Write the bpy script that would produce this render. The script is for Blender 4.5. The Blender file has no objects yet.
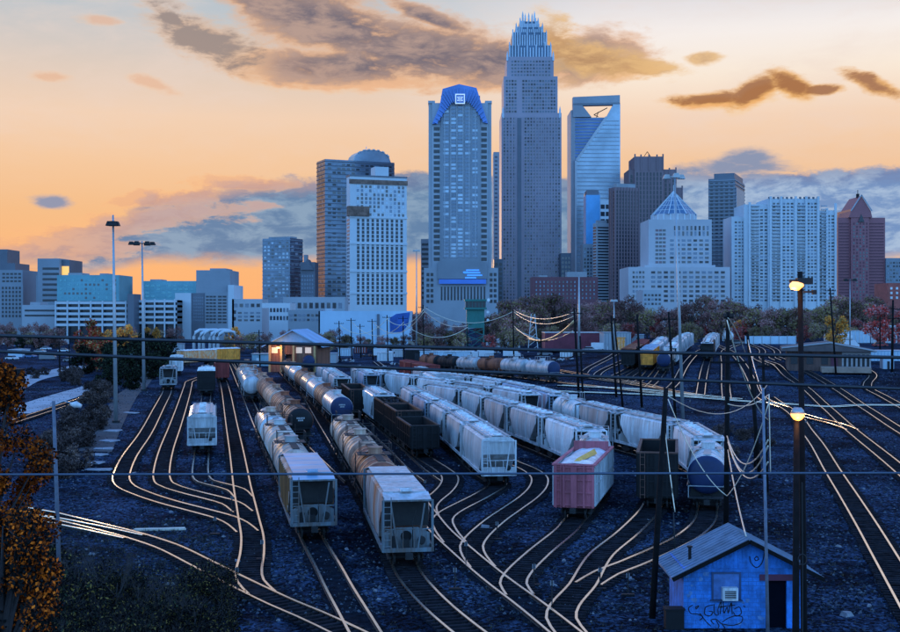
import bpy, math, random
from mathutils import Vector
R = math.radians
S = bpy.context.scene
COL = S.collection
F, HZ, H, CX = 1200.0, 312.0, 15.6, 450.0

# ---------------------------------------------------------------- camera
cam = bpy.data.objects.new('camera', bpy.data.cameras.new('camera'))
COL.objects.link(cam)
cam.location = (0, 0, H)
cam.rotation_euler = (R(90), 0, 0)
cam.data.sensor_width = 36.0
cam.data.lens = 36.0 * F / 900.0
cam.data.shift_y = -(316.0 - HZ) / 900.0
cam.data.clip_start = 0.5
cam.data.clip_end = 20000
S.camera = cam
S.view_settings.view_transform = 'Standard'
S.view_settings.look = 'None'
S.view_settings.exposure = 0.0
S.view_settings.gamma = 1.0
S.view_settings.use_curve_mapping = False

# ---------------------------------------------------------------- world
def lin(r, g, b):
    f = lambda c: (c / 255 / 12.92) if c / 255 <= .04045 else ((c / 255 + .055) / 1.055) ** 2.4
    return (f(r), f(g), f(b), 1)

SUN_AZ, SUN_EL = -17.0, 3.0
w = bpy.data.worlds.new('World'); S.world = w; w.use_nodes = True
nt = w.node_tree; nt.nodes.clear(); L = nt.links

def M_(op, a, b=None, c=None):
    n = nt.nodes.new('ShaderNodeMath'); n.operation = op
    for i, v in enumerate((a, b, c)):
        if v is None: continue
        if isinstance(v, (int, float)): n.inputs[i].default_value = v
        else: L.new(v, n.inputs[i])
    return n.outputs[0]

def SS(v, lo, hi):
    n = nt.nodes.new('ShaderNodeMapRange'); n.interpolation_type = 'SMOOTHSTEP'
    L.new(v, n.inputs[0])
    n.inputs[1].default_value = lo; n.inputs[2].default_value = hi
    n.inputs[3].default_value = 0; n.inputs[4].default_value = 1
    return n.outputs[0]

def MIX(f, a, b):
    n = nt.nodes.new('ShaderNodeMix'); n.data_type = 'RGBA'
    if isinstance(f, (int, float)): n.inputs[0].default_value = f
    else: L.new(f, n.inputs[0])
    for i, v in ((6, a), (7, b)):
        if isinstance(v, tuple): n.inputs[i].default_value = v
        else: L.new(v, n.inputs[i])
    return n.outputs[2]

def RAMP(v, stops, gray=False):
    n = nt.nodes.new('ShaderNodeValToRGB'); L.new(v, n.inputs[0])
    e = n.color_ramp.elements
    while len(e) > 1: e.remove(e[-1])
    for i, (p, c) in enumerate(stops):
        el = e[0] if i == 0 else e.new(p)
        el.position = p
        el.color = (c, c, c, 1) if gray else c
    return n.outputs[0]

tc = nt.nodes.new('ShaderNodeTexCoord')
sp = nt.nodes.new('ShaderNodeSeparateXYZ'); L.new(tc.outputs['Generated'], sp.inputs[0])
dx, dy, dz = sp.outputs
az = M_('ARCTAN2', dx, dy)
el = M_('ARCSINE', dz)
A = M_('MULTIPLY', az, F)
E = M_('MULTIPLY', el, F)
cb = nt.nodes.new('ShaderNodeCombineXYZ')
L.new(M_('DIVIDE', A, 120), cb.inputs[0]); L.new(M_('DIVIDE', E, 46), cb.inputs[1])

def NZ(scale, detail=6, rough=.62, off=0.0, dist=0.0):
    mp = nt.nodes.new('ShaderNodeMapping'); L.new(cb.outputs[0], mp.inputs[0])
    mp.inputs['Location'].default_value = (off, off * 1.7, off * .3)
    n = nt.nodes.new('ShaderNodeTexNoise'); L.new(mp.outputs[0], n.inputs[0])
    n.inputs['Scale'].default_value = scale; n.inputs['Detail'].default_value = detail
    n.inputs['Roughness'].default_value = rough; n.inputs['Distortion'].default_value = dist
    return n.outputs[0]
nA = NZ(1.0, 8, .62, 3.1, .5); nB = NZ(2.6, 8, .65, 9.0, .3); nC = NZ(.45, 6, .55, 17.0, .3)
nD = NZ(6.5, 6, .7, 23.0, .2); nDc = M_('SUBTRACT', nD, .5)
nAc = M_('SUBTRACT', nA, .5); nBc = M_('SUBTRACT', nB, .5); nCc = M_('SUBTRACT', nC, .5)

def pa(px): return math.atan((px - CX) / F) * F
def pe(px, py): return math.asin((HZ - py) / math.sqrt(F * F + (px - CX) ** 2 + (HZ - py) ** 2)) * F

# clear sky by elevation (left column and right column differ, blended by azimuth)
En = M_('DIVIDE', E, 1800.0)
k = lambda e: max(0, e / 1800.0)
left = RAMP(En, [(0, lin(255, 178, 118)), (k(45), lin(253, 184, 124)), (k(100), lin(247, 192, 140)), (k(150), lin(248, 204, 164)), (k(190), lin(246, 212, 184)),
                 (k(235), lin(226, 208, 194)), (k(290), lin(190, 200, 208)), (k(420), lin(170, 190, 210)),
                 (k(700), (.14, .44, 1.3, 1)), (1, (.08, .31, 1.15, 1))])
right = RAMP(En, [(0, lin(252, 208, 168)), (k(60), lin(250, 204, 160)), (k(110), lin(247, 196, 150)), (k(150), lin(248, 202, 160)), (k(190), lin(250, 216, 188)),
                  (k(230), lin(255, 238, 220)), (k(270), lin(252, 244, 240)), (k(310), lin(226, 224, 230)), (k(420), lin(185, 196, 214)),
                  (k(700), (.14, .44, 1.3, 1)), (1, (.08, .31, 1.15, 1))])
sky = MIX(SS(A, pa(330), pa(640)), left, right)
# thin high veil
veil = M_('MULTIPLY', SS(M_('ADD', nC, M_('MULTIPLY', nBc, .35)), .42, .72), SS(E, 90, 220))
sky = MIX(M_('MULTIPLY', veil, .5), sky, lin(240, 218, 206))
ax = M_('DIVIDE', M_('ADD', A, 450.0), 900.0)
pn = lambda px: (pa(px) + 450.0) / 900.0

def prof(pts):
    return M_('MULTIPLY', RAMP(ax, [(min(1, max(0, pn(p))), pe(p, y) / 400.0) for p, y in pts], True), 400.0)
# long blue bank
btop = prof([(0, 250), (60, 232), (95, 218), (125, 210), (150, 194), (185, 192), (235, 184), (290, 177), (400, 172), (500, 178), (620, 178), (700, 172), (800, 171), (900, 167)])
bbot = prof([(0, 264), (90, 276), (150, 262), (230, 264), (300, 262), (420, 262), (500, 270), (560, 262), (620, 300), (700, 310), (870, 262), (900, 258)])
wob = M_('ADD', M_('MULTIPLY', nAc, 30), M_('ADD', M_('MULTIPLY', nBc, 26), M_('MULTIPLY', nDc, 14)))
m1 = SS(M_('SUBTRACT', M_('ADD', btop, wob), E), -3, 5)
m2 = SS(M_('SUBTRACT', M_('ADD', E, M_('MULTIPLY', wob, .5)), bbot), -6, 12)
bank = M_('MULTIPLY', m1, m2)
leftside = SS(A, pa(170), pa(20))
bank = M_('MULTIPLY', bank, M_('SUBTRACT', 1.0, M_('MULTIPLY', M_('MULTIPLY', leftside, .6), SS(M_('ADD', nB, M_('MULTIPLY', nAc, .6)), .42, .62))))
bcol = MIX(SS(nB, .40, .60), lin(96, 132, 172), lin(136, 164, 192))
bcol = MIX(SS(A, pa(560), pa(760)), bcol, MIX(SS(nB, .40, .60), lin(118, 150, 198), lin(172, 194, 222)))
topedge = SS(M_('SUBTRACT', M_('ADD', btop, wob), E), 22, 0)
bcol = MIX(M_('MULTIPLY', topedge, .5), bcol, MIX(SS(A, pa(260), pa(420)), lin(232, 178, 148), lin(122, 124, 158)))
sky = MIX(bank, sky, bcol)

def blobs(lst):
    d = None
    for (px, py, rx, ry, t) in lst:
        a0, e0 = pa(px), pe(px, py)
        u = M_('SUBTRACT', A, a0); v = M_('SUBTRACT', E, e0)
        c, s = math.cos(R(t)), math.sin(R(t))
        u2 = M_('DIVIDE', M_('ADD', M_('MULTIPLY', u, c), M_('MULTIPLY', v, s)), rx)
        v2 = M_('DIVIDE', M_('SUBTRACT', M_('MULTIPLY', v, c), M_('MULTIPLY', u, s)), ry)
        q = M_('SUBTRACT', 1.0, M_('SQRT', M_('ADD', M_('MULTIPLY', u2, u2), M_('MULTIPLY', v2, v2))))
        d = q if d is None else M_('MAXIMUM', d, q)
    return M_('MAXIMUM', d, -2.0)
def cloud(sky, lst, core, rim, amp=1.0, lo=-.05, hi=.6, op=.95):
    d = M_('ADD', blobs(lst), M_('ADD', M_('MULTIPLY', nAc, amp * 1.7), M_('ADD', M_('MULTIPLY', nBc, amp * 1.3), M_('MULTIPLY', nDc, amp * .5))))
    m = SS(d, lo, hi)
    m = M_('POWER', m, .8)
    dd = blobs([(a, b_ - 7, c, d_, e) for a, b_, c, d_, e in lst[:3]]) if False else d
    col = MIX(SS(M_('ADD', dd, M_('MULTIPLY', nBc, .9)), .12, .62), rim, core)
    return MIX(M_('MULTIPLY', m, op), sky, col)
gsh = M_('ADD', M_('MULTIPLY', nB, .6), M_('MULTIPLY', nA, .4))
gcore = MIX(SS(gsh, .40, .60), lin(112, 104, 118), lin(186, 156, 144))
# glowing lower rims first, then the grey bodies shifted upward over them
sky = cloud(sky, [(372, 82, 130, 14, 0), (300, 68, 70, 12, -10), (480, 82, 90, 14, 0), (600, 74, 70, 10, 0)], lin(246, 176, 116), lin(250, 200, 150), .8, hi=.6, op=.65)
sky = cloud(sky, [(275, 4, 100, 30, -22), (330, 24, 130, 40, -16), (420, 52, 145, 40, -5), (345, 66, 120, 22, 0), (500, 62, 110, 32, 0), (575, 58, 90, 32, 0), (430, 18, 60, 10, -20)], gcore, lin(232, 182, 144), .62, hi=.42, op=.96)
sky = cloud(sky, [(198, 36, 70, 26, -18), (176, 22, 40, 12, -30)], lin(156, 138, 132), lin(232, 188, 152), .95, op=.9)
sky = cloud(sky, [(552, 44, 44, 34, -40), (590, 60, 74, 20, -10), (640, 67, 50, 11, -5), (703, 58, 20, 8, 0)], MIX(SS(gsh, .42, .6), lin(196, 150, 104), lin(236, 190, 128)), lin(246, 200, 140), 1.0, op=.85)
sky = cloud(sky, [(715, 103, 68, 8, 1), (755, 97, 34, 12, 25), (792, 87, 28, 14, -30)], lin(248, 176, 96), lin(252, 206, 140), .7, op=.8)
sky = cloud(sky, [(712, 99, 66, 8, 1), (752, 92, 34, 13, 25), (790, 83, 28, 15, -30), (822, 90, 28, 6, 0), (874, 84, 36, 10, -25)], lin(166, 110, 72), lin(240, 180, 108), .8, hi=.45, op=.92)
sky = cloud(sky, [(735, 169, 70, 12, 0), (748, 160, 34, 13, 0), (52, 202, 26, 9, 0)], lin(124, 146, 182), lin(170, 168, 184), .8, op=.9)
sky = cloud(sky, [(150, 83, 32, 8, -18), (52, 77, 22, 6, 0), (98, 20, 26, 6, 0)], lin(236, 180, 142), lin(246, 202, 166), .9, op=.6)
sky = cloud(sky, [(110, 224, 110, 18, 8), (60, 248, 90, 14, 0), (160, 199, 90, 10, 8), (250, 184, 80, 7, 0), (20, 252, 50, 14, 0)], lin(236, 172, 136), lin(254, 190, 136), 1.7, hi=.4, op=.5)
# the side of the sky behind the camera: dusk blue
back = RAMP(En, [(0, (.52, 1.12, 2.0, 1)), (k(300), (.60, 1.45, 2.75, 1)), (k(800), (.26, .80, 1.95, 1)), (1, (.08, .31, 1.15, 1))])
sky = MIX(SS(dy, .55, -.05), sky, back)
sky = MIX(SS(dz, -.02, -.12), sky, (.01, .016, .035, 1))
nish = nt.nodes.new('ShaderNodeTexSky'); nish.sky_type = 'NISHITA'; nish.sun_disc = False
nish.sun_elevation = R(SUN_EL); nish.sun_rotation = R(SUN_AZ)
bg1 = nt.nodes.new('ShaderNodeBackground'); L.new(sky, bg1.inputs[0]); bg1.inputs[1].default_value = .95
bg2 = nt.nodes.new('ShaderNodeBackground'); L.new(nish.outputs[0], bg2.inputs[0]); bg2.inputs[1].default_value = .0012
ad = nt.nodes.new('ShaderNodeAddShader'); L.new(bg1.outputs[0], ad.inputs[0]); L.new(bg2.outputs[0], ad.inputs[1])
wo = nt.nodes.new('ShaderNodeOutputWorld'); L.new(ad.outputs[0], wo.inputs[0])

sun = bpy.data.objects.new('sun', bpy.data.lights.new('sun', 'SUN')); COL.objects.link(sun)
sun.data.energy = .5; sun.data.angle = R(3.0); sun.data.color = (1, .62, .35)
sd = Vector((math.sin(R(SUN_AZ)) * math.cos(R(SUN_EL)), math.cos(R(SUN_AZ)) * math.cos(R(SUN_EL)), math.sin(R(SUN_EL))))
sun.rotation_euler = (-sd).to_track_quat('-Z', 'Y').to_euler()

# ---------------------------------------------------------------- helpers
rnd = random.Random(7)
MATS = {}
def mat(name, c, rough=.7, metal=0.0, var=.25, scale=.6, bump=0.0, c2=None, streak=False, grime=None, vr=(.82, 1.14), spec=.5, bscale=None, emit=None, es=1.0, coat=0):
    if name in MATS: return MATS[name]
    m = bpy.data.materials.new(name); m.use_nodes = True
    t = m.node_tree; bs = t.nodes['Principled BSDF']
    bs.inputs['Roughness'].default_value = rough; bs.inputs['Metallic'].default_value = metal
    bs.inputs['Specular IOR Level'].default_value = spec
    co = t.nodes.new('ShaderNodeTexCoord'); mp = t.nodes.new('ShaderNodeMapping')
    t.links.new(co.outputs['Object'], mp.inputs[0])
    if streak: mp.inputs['Scale'].default_value = (1, 1, .12)
    n = t.nodes.new('ShaderNodeTexNoise'); t.links.new(mp.outputs[0], n.inputs[0])
    n.inputs['Scale'].default_value = scale; n.inputs['Detail'].default_value = 7; n.inputs['Roughness'].default_value = .65
    r = t.nodes.new('ShaderNodeValToRGB'); t.links.new(n.outputs[0], r.inputs[0])
    c3 = c2 if c2 else tuple(x * (1 - var) for x in c)
    c4 = c if c2 else tuple(min(1, x * (1 + var * .6)) for x in c)
    r.color_ramp.elements[0].position = .36; r.color_ramp.elements[0].color = (*c3, 1)
    r.color_ramp.elements[1].position = .64; r.color_ramp.elements[1].color = (*c4, 1)
    colo = r.outputs[0]
    if streak and grime is None: grime = .6
    if grime:
        mg = t.nodes.new('ShaderNodeMapping'); t.links.new(co.outputs['Object'], mg.inputs[0]); mg.inputs['Scale'].default_value = (1.6, 1.6, .22)
        oi = t.nodes.new('ShaderNodeObjectInfo'); mul = t.nodes.new('ShaderNodeMath'); mul.operation = 'MULTIPLY'; t.links.new(oi.outputs['Random'], mul.inputs[0]); mul.inputs[1].default_value = 60
        g1 = t.nodes.new('ShaderNodeTexNoise'); g1.noise_dimensions = '4D'; t.links.new(mg.outputs[0], g1.inputs[0]); t.links.new(mul.outputs[0], g1.inputs['W'])
        g1.inputs['Scale'].default_value = 1.3; g1.inputs['Detail'].default_value = 8; g1.inputs['Roughness'].default_value = .7
        rg = t.nodes.new('ShaderNodeValToRGB'); t.links.new(g1.outputs[0], rg.inputs[0])
        rg.color_ramp.elements[0].position = .40; rg.color_ramp.elements[0].color = (1, 1, 1, 1); rg.color_ramp.elements[1].position = .66; rg.color_ramp.elements[1].color = (.30, .21, .16, 1)
        mm = t.nodes.new('ShaderNodeMix'); mm.data_type = 'RGBA'; mm.blend_type = 'MULTIPLY'; mm.inputs[0].default_value = grime
        t.links.new(colo, mm.inputs[6]); t.links.new(rg.outputs[0], mm.inputs[7])
        mr = t.nodes.new('ShaderNodeMapRange'); t.links.new(oi.outputs['Random'], mr.inputs[0]); mr.inputs[3].default_value = vr[0]; mr.inputs[4].default_value = vr[1]
        m3 = t.nodes.new('ShaderNodeVectorMath'); m3.operation = 'SCALE'; t.links.new(mm.outputs[2], m3.inputs[0]); t.links.new(mr.outputs[0], m3.inputs['Scale']); colo = m3.outputs[0]
    t.links.new(colo, bs.inputs['Base Color'])
    if bump:
        n2 = t.nodes.new('ShaderNodeTexNoise'); t.links.new(co.outputs['Object'], n2.inputs[0])
        n2.inputs['Scale'].default_value = bscale or scale * 6; n2.inputs['Detail'].default_value = 4
        b = t.nodes.new('ShaderNodeBump'); b.inputs['Strength'].default_value = bump; b.inputs['Distance'].default_value = .1
        t.links.new(n2.outputs[0], b.inputs['Height']); t.links.new(b.outputs[0], bs.inputs['Normal'])
    if emit:
        bs.inputs['Emission Color'].default_value = (*emit, 1); bs.inputs['Emission Strength'].default_value = es
    MATS[name] = m
    return m

class MB:
    def __init__(s): s.v = []; s.f = []; s.m = []; s.cur = 0
    def add(s, vs, fs):
        o = len(s.v); s.v += [tuple(p) for p in vs]
        s.f += [tuple(i + o for i in f) for f in fs]; s.m += [s.cur] * len(fs)
    def box(s, x0, x1, y0, y1, z0, z1):
        s.add([(x0, y0, z0), (x1, y0, z0), (x1, y1, z0), (x0, y1, z0), (x0, y0, z1), (x1, y0, z1), (x1, y1, z1), (x0, y1, z1)],
              [(0, 3, 2, 1), (4, 5, 6, 7), (0, 1, 5, 4), (1, 2, 6, 5), (2, 3, 7, 6), (3, 0, 4, 7)])
        return s
    def bar(s, a, b, w_, h_=None, up=(0, 0, 1)):
        a, b = Vector(a), Vector(b); h_ = h_ or w_
        d = (b - a).normalized(); u = Vector(up)
        if abs(d.dot(u)) > .95: u = Vector((0, 1, 0))
        x = d.cross(u).normalized() * w_ / 2; y = x.cross(d).normalized() * h_ / 2
        s.add([a - x - y, a + x - y, a + x + y, a - x + y, b - x - y, b + x - y, b + x + y, b - x + y],
              [(0, 1, 2, 3), (7, 6, 5, 4), (0, 4, 5, 1), (1, 5, 6, 2), (2, 6, 7, 3), (3, 7, 4, 0)])
        return s
    def tube(s, pts, rad, n=6, cap=True):
        pts = [Vector(p) for p in pts]; rs = rad if isinstance(rad, (list, tuple)) else [rad] * len(pts)
        vs = []; fs = []
        for i, p in enumerate(pts):
            d = (pts[min(i + 1, len(pts) - 1)] - pts[max(i - 1, 0)]).normalized()
            u = Vector((0, 0, 1)) if abs(d.z) < .9 else Vector((0, 1, 0))
            x = d.cross(u).normalized(); y = x.cross(d).normalized()
            for j in range(n):
                a = 2 * math.pi * j / n
                vs.append(p + (x * math.cos(a) + y * math.sin(a)) * rs[i])
        for i in range(len(pts) - 1):
            for j in range(n):
                fs.append((i * n + j, i * n + (j + 1) % n, (i + 1) * n + (j + 1) % n, (i + 1) * n + j))
        if cap:
            fs.append(tuple(range(n - 1, -1, -1))); fs.append(tuple((len(pts) - 1) * n + j for j in range(n)))
        s.add(vs, fs); return s
    def prism(s, poly, y0, y1):            # polygon in XZ, extruded along Y
        n = len(poly)
        s.add([(x, y0, z) for x, z in poly] + [(x, y1, z) for x, z in poly],
              [tuple(range(n)), tuple(range(2 * n - 1, n - 1, -1))] + [(i, i + n, (i + 1) % n + n, (i + 1) % n) for i in range(n)])
        return s
    def prismx(s, poly, x0, x1):           # polygon in YZ, extruded along X
        n = len(poly)
        s.add([(x0, y, z) for y, z in poly] + [(x1, y, z) for y, z in poly],
              [tuple(range(n - 1, -1, -1)), tuple(range(n, 2 * n))] + [(i, (i + 1) % n, (i + 1) % n + n, i + n) for i in range(n)])
        return s
    def mesh(s, name, mats, smooth=False):
        me = bpy.data.meshes.new(name); me.from_pydata(s.v, [], s.f)
        for m in (mats if isinstance(mats, (list, tuple)) else [mats]): me.materials.append(m)
        me.polygons.foreach_set('material_index', s.m)
        if smooth: me.polygons.foreach_set('use_smooth', [True] * len(s.f))
        me.update(); return me

def link(name, me, parent=None, loc=None, rz=0.0):
    o = bpy.data.objects.new(name, me); COL.objects.link(o)
    if parent: o.parent = parent
    if loc is not None: o.location = loc
    if rz: o.rotation_euler = (0, 0, rz)
    return o
def tag(o, label=None, cat=None, group=None, kind=None):
    if label: o['label'] = label
    if cat: o['category'] = cat
    if group: o['group'] = group
    if kind: o['kind'] = kind
    return o
def thing(name, label, cat, loc=(0, 0, 0), rz=0.0, group=None):
    return tag(link(name, None, None, loc, rz), label, cat, group)
def one(name, mb, mats, label, cat, loc=(0, 0, 0), rz=0.0, group=None, smooth=False):
    return tag(link(name, mb.mesh(name, mats, smooth), None, loc, rz), label, cat, group)
CACHE = {}
def part(name, key, fn, mats, parent, loc=None, rz=0.0, smooth=False):
    kk = (name, key)
    if kk not in CACHE:
        mb = MB(); fn(mb); CACHE[kk] = mb.mesh(name, mats, smooth)
    return link(name, CACHE[kk], parent, loc, rz)

def ss(a, b, x):
    t = max(0.0, min(1.0, (x - a) / (b - a))); return t * t * (3 - 2 * t)
def g(x, y):                                # the terrain: flat yard, rising to the right at the far side
    z = 5.0 * ss(190, 330, y) * ss(-5, 50, x)
    z += 2.2 * ss(-24, -60, x) * ss(40, 80, y) * ss(260, 200, y) * 0.6
    return z
def G(px, py, dz=0.0):                      # where the line of sight meets the ground
    kx, kz = (px - CX) / F, (py - HZ) / F
    y = 40.0
    while y < 3000:
        if H - kz * y <= g(kx * y, y) + dz: break
        y += 1.0
    lo, hi = y - 1.0, y
    for _ in range(12):
        m = (lo + hi) / 2
        if H - kz * m <= g(kx * m, m) + dz: hi = m
        else: lo = m
    y = (lo + hi) / 2
    return Vector((kx * y, y, g(kx * y, y)))
def P(px, py, y): return Vector(((px - CX) / F * y, y, H - (py - HZ) / F * y))

def spline(pts, step=1.5):
    P_ = [Vector(p) for p in pts]; out = []
    n = len(P_)
    for i in range(n - 1):
        p0 = P_[max(i - 1, 0)]; p1 = P_[i]; p2 = P_[i + 1]; p3 = P_[min(i + 2, n - 1)]
        if i == 0: p0 = p1 * 2 - p2
        if i == n - 2: p3 = p2 * 2 - p1
        m = max(1, int((p2 - p1).length / step))
        d01 = max(1e-3, (p1 - p0).length) ** .5; d12 = max(1e-3, (p2 - p1).length) ** .5; d23 = max(1e-3, (p3 - p2).length) ** .5
        for j in range(m):
            t = j / m
            t0 = 0; t1 = d01; t2 = t1 + d12; t3 = t2 + d23; tt = t1 + (t2 - t1) * t
            A1 = p0 * ((t1 - tt) / (t1 - t0)) + p1 * ((tt - t0) / (t1 - t0))
            A2 = p1 * ((t2 - tt) / (t2 - t1)) + p2 * ((tt - t1) / (t2 - t1))
            A3 = p2 * ((t3 - tt) / (t3 - t2)) + p3 * ((tt - t2) / (t3 - t2))
            B1 = A1 * ((t2 - tt) / (t2 - t0)) + A2 * ((tt - t0) / (t2 - t0))
            B2 = A2 * ((t3 - tt) / (t3 - t1)) + A3 * ((tt - t1) / (t3 - t1))
            out.append(B1 * ((t2 - tt) / (t2 - t1)) + B2 * ((tt - t1) / (t2 - t1)))
    out.append(P_[-1]); return out

# ---------------------------------------------------------------- materials
m_rail = mat('polished_rail', (.95, .86, .74), .24, 1.0, .16, .8)
m_railside = mat('rail_rust', (.055, .035, .028), .8, .2, .3, 3)
m_tie = mat('sleeper_timber', (.020, .020, .025), 1.0, 0, .6, 1.2, spec=.05)
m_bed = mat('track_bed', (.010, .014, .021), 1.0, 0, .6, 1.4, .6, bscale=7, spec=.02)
m_steel = mat('dark_steel', (.02, .02, .022), .7, .2, .3, 1.5)
m_black = mat('black_paint', (.01, .01, .012), .6, 0, .3, .8, spec=.25)
m_wood = mat('pole_timber', (.009, .008, .009), .9, 0, .4, 3, spec=.15)
m_galv = mat('galvanised_steel', (.36, .38, .40), .4, .4, .12, 1.0)
m_cable = mat('cable_black', (.02, .02, .024), .5, 0, .1, 1)
m_wire = mat('service_wire', (.8, .68, .52), .35, .4, .15, 1)
m_white = mat('white_paint', (.74, .76, .78), .5, 0, .14, .5, streak=True)
m_glass = mat('window_glass', (.035, .045, .06), .12, .0, .3, .06, spec=.9)
m_glassd = mat('dark_window', (.02, .025, .035), .2, 0, .3, .06, spec=.5)
m_glassb = mat('blue_curtain_glass', (.16, .24, .32), .12, .55, .25, .05, spec=.8)
m_glasst = mat('teal_curtain_glass', (.10, .30, .34), .2, .4, .2, .05, spec=.8)
m_steelb = mat('steel_blue_roof', (.30, .46, .62), .3, .3, .2, .3)

# ---------------------------------------------------------------- ground
def grid_mesh(name, xs, ys, fn, m):
    v = [(x, y, fn(x, y)) for y in ys for x in xs]; n = len(xs)
    f = [(j * n + i, j * n + i + 1, (j + 1) * n + i + 1, (j + 1) * n + i) for j in range(len(ys) - 1) for i in range(n - 1)]
    me = bpy.data.meshes.new(name); me.from_pydata(v, [], f); me.materials.append(m)
    me.polygons.foreach_set('use_smooth', [True] * len(f)); return me
def ground_mat():
    m = bpy.data.materials.new('yard_ballast'); m.use_nodes = True; t = m.node_tree; bs = t.nodes['Principled BSDF']
    co = t.nodes.new('ShaderNodeTexCoord')
    def nz(sc, det, ro=.6):
        n = t.nodes.new('ShaderNodeTexNoise'); t.links.new(co.outputs['Object'], n.inputs[0])
        n.inputs['Scale'].default_value = sc; n.inputs['Detail'].default_value = det; n.inputs['Roughness'].default_value = ro; return n.outputs[0]
    def rp(v, st):
        r = t.nodes.new('ShaderNodeValToRGB'); t.links.new(v, r.inputs[0]); e = r.color_ramp.elements
        for i, (p, c) in enumerate(st):
            x = e[i] if i < 2 else e.new(p)
            x.position = p; x.color = (*c, 1)
        return r.outputs[0]
    def mx(f, a, b, bt='MIX'):
        n = t.nodes.new('ShaderNodeMix'); n.data_type = 'RGBA'; n.blend_type = bt
        if isinstance(f, float): n.inputs[0].default_value = f
        else: t.links.new(f, n.inputs[0])
        for i, v in ((6, a), (7, b)):
            if isinstance(v, tuple): n.inputs[i].default_value = (*v, 1)
            else: t.links.new(v, n.inputs[i])
        return n.outputs[2]
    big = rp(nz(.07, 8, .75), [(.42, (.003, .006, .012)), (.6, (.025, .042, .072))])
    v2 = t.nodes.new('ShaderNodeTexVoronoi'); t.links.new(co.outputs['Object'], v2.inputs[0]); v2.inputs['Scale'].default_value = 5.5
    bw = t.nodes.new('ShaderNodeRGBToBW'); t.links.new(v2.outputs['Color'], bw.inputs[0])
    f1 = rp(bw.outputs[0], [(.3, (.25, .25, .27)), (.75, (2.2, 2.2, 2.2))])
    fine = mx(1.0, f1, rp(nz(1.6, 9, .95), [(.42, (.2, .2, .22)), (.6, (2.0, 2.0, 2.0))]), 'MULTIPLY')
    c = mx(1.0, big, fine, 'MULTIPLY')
    vo = t.nodes.new('ShaderNodeTexVoronoi'); t.links.new(co.outputs['Object'], vo.inputs[0]); vo.inputs['Scale'].default_value = .9
    spk = rp(vo.outputs['Distance'], [(.04, (1, 1, 1)), (.075, (0, 0, 0))])
    gate = rp(nz(.35, 3), [(.52, (0, 0, 0)), (.6, (1, 1, 1))])
    s2 = mx(1.0, spk, gate, 'MULTIPLY')
    rr = t.nodes.new('ShaderNodeRGBToBW'); t.links.new(s2, rr.inputs[0])
    c = mx(rr.outputs[0], c, (.34, .34, .36))
    t.links.new(c, bs.inputs['Base Color']); bs.inputs['Roughness'].default_value = 1.0; bs.inputs['Specular IOR Level'].default_value = .03
    b = t.nodes.new('ShaderNodeBump'); b.inputs['Strength'].default_value = .7; b.inputs['Distance'].default_value = .12
    t.links.new(nz(7, 4, .7), b.inputs['Height']); t.links.new(b.outputs[0], bs.inputs['Normal'])
    return m
xs = [-6000, -3000, -1500, -900, -600] + [x * 6.0 for x in range(-60, 61)] + [600, 900, 1500, 3000, 6000]
ys = [-60, 0] + [20 + 5.0 * i for i in range(96)] + [520, 560, 620, 700, 850, 1100, 1500, 2500, 4500, 9000]
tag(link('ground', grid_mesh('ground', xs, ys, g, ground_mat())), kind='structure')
exec_order = []

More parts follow.
